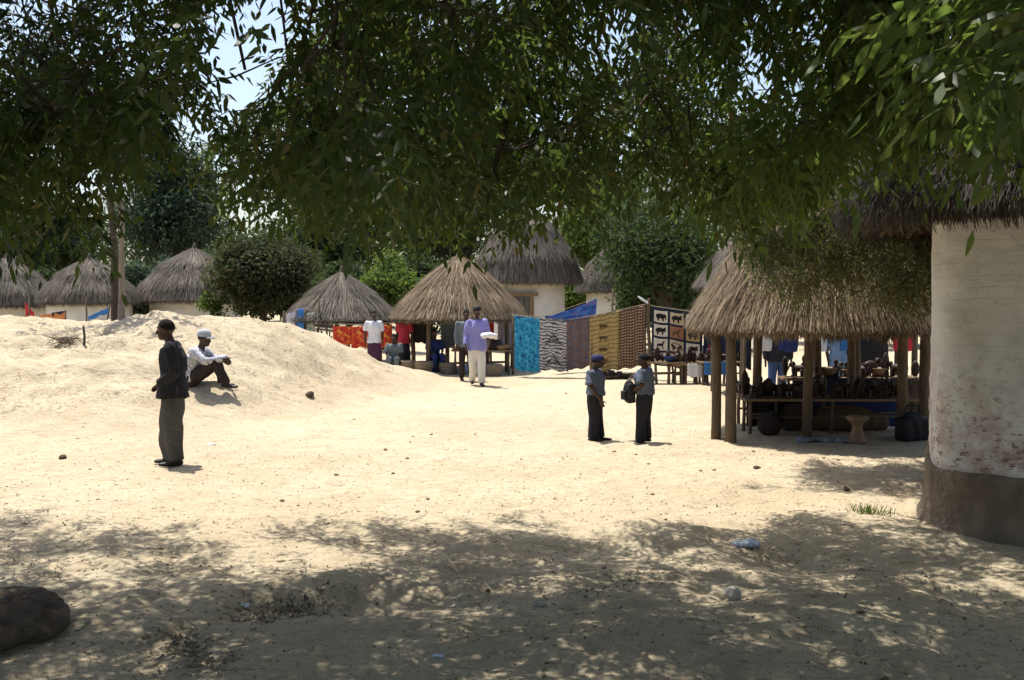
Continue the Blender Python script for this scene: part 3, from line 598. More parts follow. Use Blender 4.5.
# the wood beyond the village: one dark mass
def far_wood():
    r2 = np.random.default_rng(400); nc = 520; x = r2.uniform(-62, 62, nc); y = r2.uniform(61, 74, nc); top = 7.6+2.2*vnoise(x*.12, y*0, 7)+1.6*vnoise(x*.4, y*0, 8)+np.where(x > -12, 2.5, -.6)
    c = np.stack([x, y, top*r2.random(nc)**.7], 1); idx = np.repeat(np.arange(nc), 110); n = len(idx); d = unit(r2.normal(0, 1, (n, 3)))
    P = c[idx]+d*(r2.uniform(.9, 2.0, nc)[idx]*r2.random(n)**.4)[:, None]; P[:, 2] = np.maximum(P[:, 2], .05); D = unit(r2.normal(0, 1, (n, 3))+np.array([0, 0, -.3])); N = unit(r2.normal(0, .6, (n, 3))+d*.7+np.array([0, 0, .5]))
    vs = leaflets(P, D, N, r2.uniform(.25, .55, n), r2.uniform(.14, .28, n), r2.uniform(0, .2, n))[:, [0, 1, 5, 2]]
    t = link('far_wood', tmpl('far_wood', vs, [[0, 1, 2], [0, 2, 3]]), M['far_dark']); tag(t, 'dark wood closing the view behind the village', 'wood', kind='stuff')
far_wood()
# forked pale tree on the crest
def crest_tree():
    b = Vector(((121-512)/FPX*21.3, 21.3, 0)); b.z = gzf(b.x, b.y)
    t = thing('forked_tree', 'slender tree with forked pale trunk standing on the crest of the bank', 'tree', b)
    mb = MB(); mb.tube([(0, 0, -.2), (.02, 0, .5), (.03, .02, 1.5), (.06, 0, 2.3), (-.02, .05, 3.0)], [.085, .062, .056, .05, .04], n=10); 
    mb.tube([(.05, 0, 2.2), (-.06, .0, 2.55), (-.22, .05, 2.75)], [.05, .04, .03], n=8)
    mb.tube([(-.02, .04, 2.9), (.25, .2, 3.7), (.5, .3, 4.6)], [.05, .04, .02], n=8); mb.tube([(-.02, .04, 2.9), (-.4, .1, 3.8), (-.8, .1, 4.8)], [.05, .04, .02], n=8)
    mb.build('trunk', M['palebark'], t)
    mb = MB(); mb.tube([(-.22, .25, -.2), (-.20, .25, .8), (-.2, .2, 1.8), (-.3, .2, 3.0), (-.7, .2, 4.0)], [.085, .08, .07, .06, .03], n=9); mb.build('stem', M['bark'], t)
    r2 = np.random.default_rng(80); n = 260
    ce = unit(r2.normal(0, 1, (n, 3)))*(r2.random((n, 1))**.4)*np.array([2.0, 1.5, .8])+np.array([-.6, .2, 4.2])
    vs = compound(ce, r2.normal(0, 1, (n, 3))+np.array([0, 0, -.3]), 6, .4, .11, .04, r2); o = link('crown', tmpl('crown', vs, LF), M['leaf_dark'], t); o['kind'] = 'stuff'
    mb = MB()
    for p in ce[::6]: mb.tube([(-.3+R(-.3, .3), .15, 4.0+R(-.3, .5)), tuple(p)], [.015, .006], n=4, rnd=False)
    mb.build('limbs', M['bark'], t)
crest_tree()

# ------------------------------------------------------------------ people
def m_cloth(name, c, var=.25, scale=18, rough=.95): return m_plain(name, c, var, scale, rough, .35, .004)
M['jacket'] = m_cloth('black_jacket', (.022, .022, .026)); M['taupe'] = m_cloth('taupe_trousers', (.082, .077, .072)); M['shoe'] = m_plain('dark_shoe', (.025, .02, .018), .3, 20, .5, .1)
M['lilac'] = m_cloth('lilac_shirt', (.26, .25, .52), .12); M['cream'] = m_cloth('cream_trousers', (.70, .66, .59), .1); M['greyblue'] = m_cloth('grey_blue_shirt', (.095, .115, .155), .2)
M['charcoal'] = m_cloth('charcoal_trousers', (.022, .022, .028)); M['dkbrown'] = m_cloth('dark_brown_trousers', (.035, .026, .024)); M['navycap'] = m_cloth('navy_cap', (.03, .035, .10))
M['capgrey'] = m_cloth('grey_cap', (.38, .39, .42), .1); M['whiteshirt'] = m_cloth('white_shirt', (.66, .68, .72), .08); M['plum'] = m_cloth('plum_skirt', (.07, .03, .06)); M['redtop'] = m_cloth('red_top', (.42, .035, .05), .2)
M['slate'] = m_cloth('slate_blouse', (.14, .17, .18)); M['navy'] = m_cloth('navy_wrap', (.03, .045, .15)); M['denim'] = m_cloth('blue_denim', (.05, .09, .22)); M['paleblue'] = m_cloth('pale_blue_dress', (.20, .32, .50), .15)
M['blackbag'] = m_plain('black_bag', (.02, .02, .022), .3, 14, .7, .3); M['eye'] = m_plain('eye_white', (.6, .55, .5), .05, 5, .3, 0)
def m_check():
    k = NT('patterned_pale_shirt'); v = k.coord('Object'); f = k.noise(v, 26, 3, .6); vo = k.n('TexVoronoi', Scale=30.0); k.l(v, vo.inputs['Vector'])
    k.col(k.mix(k.ramp(vo.outputs['Distance'], [(.28, (1, 1, 1)), (.4, (0, 0, 0))]), k.ramp(f, [(.4, (.42, .43, .47)), (.6, (.58, .58, .62))]), (.13, .14, .18))); return k.m
M['check'] = m_check()
def V3(*a): return Vector(a)
def stand(**kw):
    J = dict(pelvis=V3(0, 0, .95), waist=V3(0, 0, 1.08), chest=V3(.01, 0, 1.28), neck=V3(-.015, 0, 1.46), head=V3(.03, 0, 1.60), look=0.0, nod=0.0,
             shL=V3(-.01, .172, 1.385), shR=V3(-.01, -.172, 1.385), elL=V3(-.04, .235, 1.12), elR=V3(-.04, -.235, 1.12), wrL=V3(.04, .24, .87), wrR=V3(.04, -.24, .87),
             hdL=V3(.15, 0, -1), hdR=V3(.15, 0, -1), hipL=V3(0, .085, .92), hipR=V3(0, -.085, .92), knL=V3(.02, .10, .50), knR=V3(.02, -.10, .50),
             anL=V3(-.02, .105, .085), anR=V3(-.02, -.105, .085), toL=V3(1, .12, -.06), toR=V3(1, -.12, -.06), curl=.7)
    J.update(kw); return J
def hand(mb, wr, d, palm, side, curl, s=1):
    d = d.normalized(); n = (palm-d*palm.dot(d)).normalized(); sd_ = d.cross(n)*side
    mb.tube([wr, wr+d*.04*s, wr+d*.09*s], [(.026*s, .019*s), (.038*s, .017*s), (.038*s, .014*s)], ref=sd_, n=10)
    for k, (o, L) in enumerate(((-.03, .07), (-.0105, .082), (.0095, .077), (.029, .060))):
        p = wr+d*.085*s+sd_*o*s; pts = [p-d*.02*s, p]; dd = d.copy()
        for j in range(3):
            a = curl*(.45+.25*j); dd = (dd*math.cos(a)+n*math.sin(a)).normalized(); p = p+dd*L*s*(.42, .33, .25)[j]; pts.append(p)
        mb.tube(pts, [.0095*s, .0095*s, .009*s, .0085*s, .0075*s], ref=sd_, n=7)
    b = wr+d*.03*s-sd_*.03*s; t1 = b+(d*.5-sd_*.75+n*.25).normalized()*.04*s; t2 = t1+(d*.8-sd_*.3+n*.4).normalized()*.032*s
    mb.tube([b+sd_*.012*s, b, t1, t2], [.013*s, .013*s, .0105*s, .0085*s], ref=n, n=7)
def person(label, loc, rz, J, H=1.75, top='jacket', bottom='taupe', sleeve='long', hem=.82, skirt=None, hat=None, hair=True, vox=.012, loose=1.0, group='people in the market yard', shoe='shoe', hairlong=False, hands=True, legw=1.0, wide=1.0, tfold=.03):
    k = H/1.75; t = thing('person', label, 'person', loc, rz, group); t.scale = (k*wide, k*wide, k)
    up = V3(0, 0, 1); lat = V3(0, 1, 0); J = {a: (Vector(b) if isinstance(b, Vector) else b) for a, b in J.items()}
    # head frame
    Mh = Euler((0, J['nod'], J['look'])).to_matrix(); h = J['head']
    mb = MB()
    mb.tube([J['pelvis']-V3(0, 0, .06), J['pelvis'], J['waist'], J['chest'], J['chest']*.45+J['neck']*.55, J['neck']], [(.13, .09), (.15, .105), (.13, .092), (.158, .108), (.14, .088), (.055, .055)], ref=lat, n=16)
    mb.tube([J['neck']-V3(0, 0, .04), (J['neck']+h)/2, h+Mh@V3(-.02, 0, -.03)], [.062, .053, .055], n=12)
    mb.ell(h+Mh@V3(-.012, 0, .025), (.098, .077, .098), 18, 12, Mh); mb.ell(h+Mh@V3(.022, 0, -.045), (.068, .058, .078), 16, 10, Mh)
    mb.ell(h+Mh@V3(.048, 0, -.095), (.036, .034, .026), 12, 8, Mh)                                     # chin
    mb.tube([h+Mh@V3(.083, 0, .02), h+Mh@V3(.098, 0, -.02), h+Mh@V3(.104, 0, -.034)], [.009, .013, .017], n=8)    # nose
    mb.ell(h+Mh@V3(.083, 0, -.066), (.013, .027, .008), 10, 6, Mh); mb.ell(h+Mh@V3(.080, 0, -.080), (.014, .024, .009), 10, 6, Mh)   # lips
    mb.ell(h+Mh@V3(.082, 0, .035), (.016, .050, .010), 10, 6, Mh)                                      # brow
    for sg in (1, -1): mb.ell(h+Mh@V3(-.012, sg*.078, -.012), (.020, .010, .032), 10, 7, Mh)
    for sd_ in 'LR':
        sg = 1 if sd_ == 'L' else -1
        mb.tube([J['chest']*.3+J['neck']*.7+V3(0, sg*.05, -.03), J['sh'+sd_], J['sh'+sd_]*.6+J['el'+sd_]*.4, J['el'+sd_], J['el'+sd_]*.55+J['wr'+sd_]*.45, J['wr'+sd_]], [.055, .056, .048, .038, .036, .026], n=10)
        el = J['el'+sd_]; palm = V3(0, -sg, 0) if abs(J['hd'+sd_].normalized().z) > .5 else V3(0, -.3*sg, -1)
        if hands: hand(mb, J['wr'+sd_], J['hd'+sd_], palm, sg, J['curl'])
        else: mb.tube([J['wr'+sd_], J['wr'+sd_]+J['hd'+sd_].normalized()*.14], [(.03, .018), (.025, .014)], n=8)
        mb.tube([J['pelvis']+V3(0, sg*.05, 0), J['hip'+sd_], J['hip'+sd_]*.5+J['kn'+sd_]*.5, J['kn'+sd_], J['kn'+sd_]*.6+J['an'+sd_]*.4, J['an'+sd_]], [.09, .088, .074, .056, .054, .036], n=12)
        an = J['an'+sd_]; to = J['to'+sd_].normalized(); heel = an-V3(0, 0, .055)
        mb.tube([heel-to*.035, heel+to*.07, heel+to*.16], [(.03, .028), (.038, .026), (.036, .018)], ref=to.cross(up), n=10)
    body = mb.remesh('body', vox*.62 if hands else vox, M['skin'], t, 2)
    for sg in (1, -1):
        mb = MB(); mb.ell(h+Mh@V3(.078, sg*.030, .012), (.010, .015, .009), 10, 7, Mh); mb.build('eye', M['eye'], t)
    if hair:
        mb = MB(); n = 18; hl = (-.085 if hairlong else -.035)
        Vv = []; F = []
        for i in range(9):
            th = (math.pi*.60)*i/8
            for a in range(n):
                an_ = 2*math.pi*a/n; fr = max(0, math.cos(an_)); tt = th*(1-.34*fr)
                Vv.append(h+Mh@(V3(-.014, 0, .027)+V3(.1025*math.sin(tt)*math.cos(an_), .0805*math.sin(tt)*math.sin(an_), .1025*math.cos(tt))*(1+(.06 if hairlong else 0)+R(-.012, .012))))
        for i in range(8):
            for a in range(n): F.append([i*n+a, (i+1)*n+a, (i+1)*n+(a+1) % n, i*n+(a+1) % n])
        F.append([8*n+a for a in range(n)]); mb.add(Vv, F); mb.build('hair', M['hair'], t)
    if hat:
        mb = MB(); n = 20; prof = [(.112, .035), (.114, .06), (.110, .095), (.088, .13), (.045, .147), (.006, .151)]; Vv = []; F = []
        for (r, z) in prof:
            for a in range(n): Vv.append(h+Mh@V3(-.012+r*math.cos(2*math.pi*a/n), r*.82*math.sin(2*math.pi*a/n), z))
        for i in range(len(prof)-1):
            for a in range(n): F.append([i*n+a, i*n+(a+1) % n, (i+1)*n+(a+1) % n, (i+1)*n+a])
        F.append(list(range(n))[::-1]); mb.add(Vv, F); cap = mb.build('cap', M[hat[0]], t)
        if hat[1]:
            mb = MB(); Vv = []; F = []; m = 10
            for q in range(2):
                for j in range(2):
                    for i in range(m+1):
                        a = -1.15+2.3*i/m; L = .0 if j == 0 else .085*math.cos(a*.8)**.7
                        Vv.append(h+Mh@V3(-.012+.108*math.cos(a)+L, .092*math.sin(a), .045-.012*q-L*.22))
            w1 = m+1
            for q in range(2):
                for i in range(m): f = [q*2*w1+i, q*2*w1+i+1, q*2*w1+w1+i+1, q*2*w1+w1+i]; F.append(f if q == 0 else f[::-1])
            for i in range(m): F.append([w1+i, w1+i+1, 3*w1+i+1, 3*w1+i])
            mb.add(Vv, F); mb.build('cap_peak', M[hat[0]], cap)
    # top
    g = .022*loose; mb = MB(); hm = J['pelvis'].copy(); 
    dn = (J['pelvis']-J['waist']).normalized(); ext = J['pelvis']+dn*max(0.0, .95-hem)
    mb.tube([ext, J['pelvis'], J['waist'], J['chest'], J['chest']*.45+J['neck']*.55, J['neck']-V3(0, 0, .015)], [(.165+g*1.7, .128+g*1.9) if hem < .88 else (.158+g*.5, .116+g*.5), (.158+g*1.2, .116+g*1.3), (.142+g*1.2, .102+g*1.2), (.166+g, .114+g), (.148+g*.8, .094+g*.8), (.066, .066)], ref=lat, n=18, rnd=False)
    for sd_ in 'LR':
        sg = 1 if sd_ == 'L' else -1; a, b, c = J['sh'+sd_], J['el'+sd_], J['wr'+sd_]; st = J['chest']*.3+J['neck']*.7+V3(0, sg*.05, -.035)
        if sleeve == 'long': pts = [a, a*.6+b*.4, b, b*.5+c*.5, c+(b-c).normalized()*.01]; rd = [.060+g*.5, .060+g*.5, .052+g*.5, .046+g*.4, .036+g*.4]
        elif sleeve == 'half': pts = [a, a*.6+b*.4, a*.15+b*.85]; rd = [.060+g*.5, .062+g*.6, .062+g*.7]
        else: pts = [a, a*.85+b*.15]; rd = [.06+g*.3, .06+g*.3]
        mb.tube(pts, rd, n=12, rnd=False); mb.ell(a, (.062+g*.5, .058+g*.5, .056+g*.4), 12, 8); mb.tube([st+V3(0, 0, .0), st*.45+a*.55, a], [.05+g*.2, .056+g*.3, .05+g*.3], n=10)
    mb.remesh('jacket' if top == 'jacket' else 'shirt', vox, M[top], t, 2, .03*loose, 3+int(loc[0]*7) % 11)
    # bottom
    mb = MB()
    if skirt:
        zb = skirt; p = J['pelvis']; kn = (J['knL']+J['knR'])/2; mb.tube([p+V3(0, 0, .06), p, (p+V3(kn.x*.5, 0, kn.z))/2 if zb > .2 else p*.5+V3(0, 0, zb)*.5, V3(kn.x*.3, 0, zb)], [(.15, .11), (.175, .13), (.19, .16), (.20, .18)], ref=lat, n=18, rnd=False)
        mb.remesh('skirt', vox, M[bottom], t, 2, .03, 5)
    else:
        mb.tube([J['pelvis']+(J['waist']-J['pelvis'])*.5, J['pelvis'], J['pelvis']-(J['waist']-J['pelvis'])*.55], [(.15, .108), (.163, .118), (.15, .11)], ref=lat, n=16)
        for sd_ in 'LR':
            a, b, c = J['hip'+sd_], J['kn'+sd_], J['an'+sd_]
            mb.tube([a+(a-b).normalized()*.03, a*.75+b*.25, a*.4+b*.6, b, b*.5+c*.5, c+(b-c).normalized()*-.02], [.100*min(legw, 1.12), .096*min(legw, 1.25), .085*legw, .078*legw, .074*legw, .068*min(legw, 1.2)], n=12, rnd=False)
        mb.remesh('trousers', vox, M[bottom], t, 2, tfold, 7, .25)
    for sd_ in 'LR':
        an = J['an'+sd_]; to = J['to'+sd_].normalized(); heel = an-V3(0, 0, .052); mb = MB()
        mb.tube([an+V3(0, 0, .02), an-V3(0, 0, .035)], [(.045, .05), (.048, .055)], n=10); mb.tube([heel-to*.045, heel+to*.07, heel+to*.185], [(.038, .034), (.046, .033), (.042, .022)], ref=to.cross(up), n=12)
        mb.remesh('shoe', vox*.8, M[shoe], t, 2)
    return t
def ground_at(p): return (p.x, p.y, gzf(p.x, p.y)-.005)
PI = math.pi
# man standing in the open, seen from the side
p = G(174, 464)
person('man in dark jacket and baggy taupe trousers standing in profile before the bank', ground_at(p), PI+.12,
       stand(wrL=V3(.13, .13, .97), wrR=V3(.13, -.13, .97), elL=V3(-.07, .23, 1.12), elR=V3(-.07, -.23, 1.12), hdL=V3(.7, -.6, -.4), hdR=V3(.7, .6, -.4), head=V3(.075, 0, 1.60), neck=V3(.015, 0, 1.46), chest=V3(-.01, 0, 1.28), waist=V3(.0, 0, 1.08),
             anL=V3(-.05, .10, .085), anR=V3(.05, -.10, .085), knL=V3(.0, .10, .50), knR=V3(.06, -.10, .5), nod=.05), 1.78, 'jacket', 'taupe', hem=.80, vox=.011, loose=1.5, legw=1.5, tfold=.055)
# man sitting on the bank
q = onground(192, 386)
SJ = stand(pelvis=V3(0, 0, .12), waist=V3(-.01, 0, .25), chest=V3(.07, 0, .43), neck=V3(.15, 0, .59), head=V3(.215, 0, .735), shL=V3(.12, .18, .54), shR=V3(.12, -.18, .54), nod=.08, look=-.2,
           elL=V3(.30, .22, .40), elR=V3(.30, -.22, .40), wrL=V3(.52, .10, .42), wrR=V3(.53, -.08, .43), hdL=V3(.8, -.4, -.7), hdR=V3(.8, .3, -.7),
           hipL=V3(.02, .09, .12), hipR=V3(.02, -.09, .12), knL=V3(.40, .15, .36), knR=V3(.43, -.13, .37), anL=V3(.42, .15, -.06), anR=V3(.60, -.13, -.06))
g0 = gzf(q.x+.45, q.y-.05); g1 = gzf(q.x, q.y); dzf = g0-g1
for a in ('anL', 'anR'): SJ[a].z = dzf+.08
person('seated man in grey cap and pale patterned shirt resting on the bank', (q.x, q.y, g1-.01), -.12, SJ, 1.88, 'check', 'dkbrown', hem=.90, hat=('capgrey', True), vox=.011, loose=1.1)
# walking man and the one behind him
p = G(477, 384.5)
person('man in lilac shirt and cream trousers walking with a white bundle on his arm', ground_at(p), -PI/2+.15,
       stand(wrL=V3(.26, .17, 1.05), elL=V3(-.02, .25, 1.12), hdL=V3(1, .2, .1), wrR=V3(.10, -.26, .90), anL=V3(.14, .085, .085), knL=V3(.12, .09, .5), anR=V3(-.14, -.09, .12), knR=V3(.0, -.09, .5)), 1.78, 'lilac', 'cream', hem=.78, vox=.014, loose=1.5, legw=1.15, hat=('blackbag', False))
wb = MB(); wb.ell((0, 0, 0), (.19, .11, .05), 14, 8); wb.ell((.08, .03, -.03), (.10, .07, .06), 12, 7); wb.ell((-.1, -.02, -.02), (.09, .08, .045), 12, 7)
b = wb.remesh('cloth_bundle', .016, M['whiteshirt'], None, 2, .03, 4); b.location = (p.x+.28, p.y-.38, 1.12); tag(b, 'folded white cloth bundle carried by the man in lilac shirt', 'bundle')
p2 = G(466, 383); p2.y += .8; p2.x = (466-512)/FPX*p2.y
person('person in pale top and dark trousers half hidden behind the man in lilac', ground_at(p2), -PI/2+.3, stand(anL=V3(.12, .085, .085), knL=V3(.1, .09, .5), anR=V3(-.10, -.09, .10)), 1.70, 'slate', 'dkbrown', vox=.016, hands=False)
# two schoolboys
p = G(595, 439)
person('schoolboy in dark blue cap and grey blue shirt, arm hanging, left of the pair', ground_at(p), -.35,
       stand(head=V3(.05, 0, 1.60), wrR=V3(.17, -.25, .86), elR=V3(.0, -.28, 1.12), hdR=V3(.2, 0, -1), elL=V3(-.10, .24, 1.14), wrL=V3(.0, .22, .92), anL=V3(.06, .1, .085), look=.25), 1.22, 'greyblue', 'charcoal', 'half', hem=.93, hat=('navycap', False), vox=.013, loose=1.6, legw=1.18, wide=1.2, tfold=.03)
p = G(644, 441)
person('schoolboy in grey blue shirt carrying a dark satchel, right of the pair', ground_at(p), PI-.4,
       stand(wrR=V3(.18, -.16, 1.08), elR=V3(-.02, -.26, 1.14), hdR=V3(.8, .4, .1), wrL=V3(.14, .18, 1.0), elL=V3(-.03, .26, 1.14), hdL=V3(.9, -.3, 0), look=.15, anL=V3(.03, .12, .085)), 1.26, 'greyblue', 'charcoal', 'half', hem=.92, vox=.013, loose=1.5, legw=1.18, wide=1.2, tfold=.03)
bg = thing('satchel', 'dark satchel held against the right schoolboy', 'bag', (p.x-.215, p.y-.04, gzf(p.x, p.y)+.71), .3)
mb = MB(); mb.ell((0, 0, .0), (.085, .11, .17), 16, 12); mb.box((.01, 0, -.02), (.10, .18, .26)); mb.remesh('bag_body', .012, M['blackbag'], bg, 3, .015, 2)
mb = MB(); mb.box((-.085, 0, -.05), (.03, .13, .12)); mb.remesh('front_pocket', .009, M['blackbag'], bg, 2)
mb = MB(); mb.tube([(.02, .05, .15), (.10, .05, .24), (.17, .04, .26)], [(.016, .005)], n=8); mb.build('strap', M['blackbag'], bg)
# people at the stalls
p = G(374, 372)
c = at(374, 340, 26.0)
person('woman in white blouse and plum skirt standing before the red cloths', (c.x, c.y, gzf(c.x, c.y)-.01), -PI/2+.2, stand(), 1.56, 'whiteshirt', 'plum', 'half', skirt=.35, vox=.016, hands=False)
c = at(394, 340, 26.3)
sit = lambda z: stand(pelvis=V3(0, 0, z), waist=V3(0, 0, z+.13), chest=V3(.03, 0, z+.33), neck=V3(.02, 0, z+.5), head=V3(.06, 0, z+.655), shL=V3(.01, .18, z+.44), shR=V3(.01, -.18, z+.44), elL=V3(.08, .22, z+.18), elR=V3(.08, -.22, z+.18), wrL=V3(.30, .12, z+.14), wrR=V3(.30, -.12, z+.14), hdL=V3(1, 0, -.2), hdR=V3(1, 0, -.2),
      hipL=V3(.02, .09, z), hipR=V3(.02, -.09, z), knL=V3(.40, .12, z+.06), knR=V3(.40, -.12, z+.06), anL=V3(.38, .12, .085), anR=V3(.38, -.12, .085))
def log_seat(x, y, h, label):
    mb = MB(); mb.lathe([(.17, -.1), (.165, .1), (.15, h-.02), (.13, h)], n=12, jit=.05); o = mb.build('log_seat', M['post']); o.location = (x, y, gzf(x, y)); tag(o, label, 'stool', 'log seats at the stalls')
person('seated person in slate grey top next to the woman in red', (c.x, c.y, gzf(c.x, c.y)-.01), -PI/2, sit(.36), 1.5, 'slate', 'slate', 'half', vox=.016, hands=False)
log_seat(c.x, c.y, .235, 'short log under the seated person in slate grey')
c = at(404, 340, 26.9)
person('woman in red top and dark wrap standing at the edge of the golden stall', (c.x, c.y, gzf(c.x, c.y)-.01), -PI/2-.3, stand(), 1.52, 'redtop', 'charcoal', 'half', skirt=.2, vox=.016, hands=False, hairlong=True)
c = at(434, 340, 26.6)
person('woman in navy wrap seated inside the golden stall', (c.x, c.y, gzf(c.x, c.y)-.01), -PI/2+.4, sit(.40), 1.62, 'navy', 'navy', 'half', vox=.016, hands=False)
log_seat(c.x, c.y, .29, 'log under the woman in navy wrap')
c = at(778, 340, 19.0)
person('person in dark shirt and blue jeans standing behind the open shelter', (c.x, c.y, gzf(c.x, c.y)-.01), -PI/2, stand(), 1.7, 'charcoal', 'denim', vox=.016, hands=False)
c = at(838, 340, 19.2)
person('woman in pale blue dress standing behind the open shelter', (c.x, c.y, gzf(c.x, c.y)-.01), -PI/2+.3, stand(), 1.62, 'paleblue', 'paleblue', 'half', skirt=.3, vox=.016, hands=False)
c = at(872, 340, 18.6)
person('man in black clothes standing behind the carved wares near the right hut', (c.x, c.y, gzf(c.x, c.y)-.01), -PI/2-.2, stand(), 1.68, 'charcoal', 'dkbrown', vox=.016, hands=False)

# ------------------------------------------------------------------ hanging cloths
def m_uv(name, fn):
    k = NT(name); k.uv = k.coord('UV'); fn(k); return k.m
def blue_batik(k):
    f = k.noise(k.coord('UV', (1, 1.8, 1)), 7, 6, .75, .5); c = k.ramp(f, [(.36, (.012, .045, .13)), (.44, (.02, .17, .36)), (.56, (.05, .36, .55)), (.72, (.22, .55, .66))]); k.col(c)
def zebra(k):
    wv = k.n('TexWave', Scale=3.2, Distortion=9.0, Detail=2.0); wv.bands_direction = 'Y'; k.l(k.coord('UV', (1, 1.6, 1)), wv.inputs[0]); f = k.noise(k.uv, 22, 4)
    c = k.mix(k.ramp(wv.outputs['Fac'], [(.35, (0, 0, 0)), (.55, (1, 1, 1))]), (.06, .055, .06), (.58, .57, .55)); k.col(k.mix(k.ramp(f, [(.45, (0, 0, 0)), (.6, (.7, .7, .7))]), c, (.25, .24, .25)))
def brown_multi(k):
    vo = k.n('TexVoronoi', Scale=7.0); k.l(k.coord('UV', (1, 1.6, 1)), vo.inputs[0]); f = k.noise(k.uv, 9, 5, .7, .6); 
    c = k.ramp(f, [(.3, (.04, .04, .07)), (.42, (.13, .14, .22)), (.52, (.17, .12, .09)), (.62, (.28, .10, .07)), (.75, (.30, .25, .2))]); k.col(k.mix(k.ramp(vo.outputs['Distance'], [(.2, (0, 0, 0)), (.5, (.6, .6, .6))]), c, (.10, .08, .08)))
def ochre(k):
    wv = k.n('TexWave', Scale=4.2, Distortion=2.5, Detail=3.0); wv.bands_direction = 'Y'; k.l(k.coord('UV', (1, 1, 1)), wv.inputs[0]); f = k.noise(k.coord('UV', (1, 2, 1)), 16, 5, .75)
    c = k.ramp(f, [(.32, (.20, .135, .055)), (.48, (.34, .25, .10)), (.66, (.46, .37, .17))]); k.col(k.mix(k.ramp(wv.outputs['Fac'], [(.10, (.75, .75, .75)), (.22, (0, 0, 0))]), c, (.14, .085, .03)))
def rowed(k):
    wv = k.n('TexWave', Scale=6.5, Distortion=1.6, Detail=3.0); wv.bands_direction = 'Y'; k.l(k.coord('UV', (1, 1, 1)), wv.inputs[0]); w2 = k.n('TexWave', Scale=3.2, Distortion=3.0, Detail=2.0); w2.bands_direction = 'X'; k.l(k.uv, w2.inputs[0])
    f = k.math('MULTIPLY', wv.outputs['Fac'], k.ramp(w2.outputs['Fac'], [(.12, (.35, .35, .35)), (.35, (1, 1, 1))])); c = k.ramp(f, [(.25, (.07, .035, .025)), (.5, (.22, .13, .08)), (.8, (.40, .28, .18))])
    k.col(k.mix(k.ramp(k.noise(k.uv, 5, 4), [(.45, (0, 0, 0)), (.7, (.5, .5, .5))]), c, (.12, .065, .045)))
def royal(k):
    f = k.noise(k.uv, 6, 4, .6, .8); k.col(k.ramp(f, [(.3, (.02, .03, .12)), (.45, (.03, .08, .32)), (.57, (.06, .17, .45)), (.66, (.30, .03, .10)), (.75, (.10, .10, .3))]))
def redcloth(k):
    f = k.noise(k.uv, 4.5, 4, .6, .8); k.col(k.ramp(f, [(.3, (.28, .02, .02)), (.46, (.50, .04, .03)), (.56, (.60, .14, .03)), (.64, (.66, .36, .07)), (.7, (.45, .05, .03))]))
def greenp(k):
    vo = k.n('TexVoronoi', Scale=11.0); k.l(k.uv, vo.inputs[0]); k.col(k.ramp(vo.outputs['Distance'], [(.2, (.03, .07, .06)), (.4, (.16, .22, .18)), (.6, (.32, .34, .28))]))
for nm, fn in (('blue_batik', blue_batik), ('zebra', zebra), ('brown_multi', brown_multi), ('ochre', ochre), ('rowed', rowed), ('royal', royal), ('redcloth', redcloth), ('greenp', greenp)): M[nm] = m_uv('cloth_'+nm, fn)
M['inkcloth'] = m_cloth('ink_blue_cloth', (.02, .025, .045)); M['skycloth'] = m_cloth('bright_blue_cloth', (.05, .17, .42)); M['palecloth'] = m_cloth('pale_lilac_cloth', (.5, .48, .55)); M['orange'] = m_cloth('orange_cloth', (.55, .22, .08))
for nm, c in (('tile_cream', (.60, .54, .44)), ('tile_brown', (.28, .13, .07)), ('tile_sand', (.48, .38, .25)), ('tile_ochre', (.42, .28, .12)), ('print_black', (.02, .017, .015)), ('print_brown', (.10, .06, .03)), ('print_yellow', (.70, .42, .05)), ('print_red', (.5, .04, .04))): M[nm] = m_cloth(nm, c, .12)
M['rope'] = m_plain('rope', (.25, .2, .14), .2, 20)
def cloth_fn(a, b, drop, amp, seed, sag=0.0, flare=0.0):
    a, b = Vector(a), Vector(b); e = (b-a); n = Vector((e.y, -e.x, 0)).normalized()
    def f(u, v, off=0.0):
        p = a+e*u; p.z -= sag*4*u*(1-u)+drop*v; k = (.25+.75*v)
        d = 1.5*amp*k*(math.sin(u*11+seed)+.6*math.sin(u*19+seed*2.1+v*1.5)+.5*math.sin(u*5-v*2+seed))+flare*v*v
        p.z += .02*math.sin(u*13+seed)*v+.018*math.sin(u*4.1+seed*3)*v-.022*abs(math.sin(u*math.pi*3))*(1-v); return p+n*(d+off)
    return f
def cloth(name, label, f, mt, nu=22, nv=20, group='cloths hung out for sale'):
    V = [f(i/nu, j/nv) for j in range(nv+1) for i in range(nu+1)]; F = [[j*(nu+1)+i, (j+1)*(nu+1)+i, (j+1)*(nu+1)+i+1, j*(nu+1)+i+1] for j in range(nv) for i in range(nu)]
    me = pymesh(name, V, F); uv = me.uv_layers.new(name='UVMap')
    for l in me.loops: i = l.vertex_index; uv.data[l.index].uv = ((i % (nu+1))/nu, 1-(i//(nu+1))/nv)
    o = link(name, me, M[mt]); s = o.modifiers.new('thickness', 'SOLIDIFY'); s.thickness = .006
    return tag(o, label, 'cloth', group)
def patch(f, u0, v0, u1, v1, off, name, mt, parent, n=4):
    V = [f(u0+(u1-u0)*i/n, v0+(v1-v0)*j/n, off) for j in range(n+1) for i in range(n+1)]; F = [[j*(n+1)+i, (j+1)*(n+1)+i, (j+1)*(n+1)+i+1, j*(n+1)+i+1] for j in range(n) for i in range(n)]
    return link(name, pymesh(name, V, F), M[mt], parent)
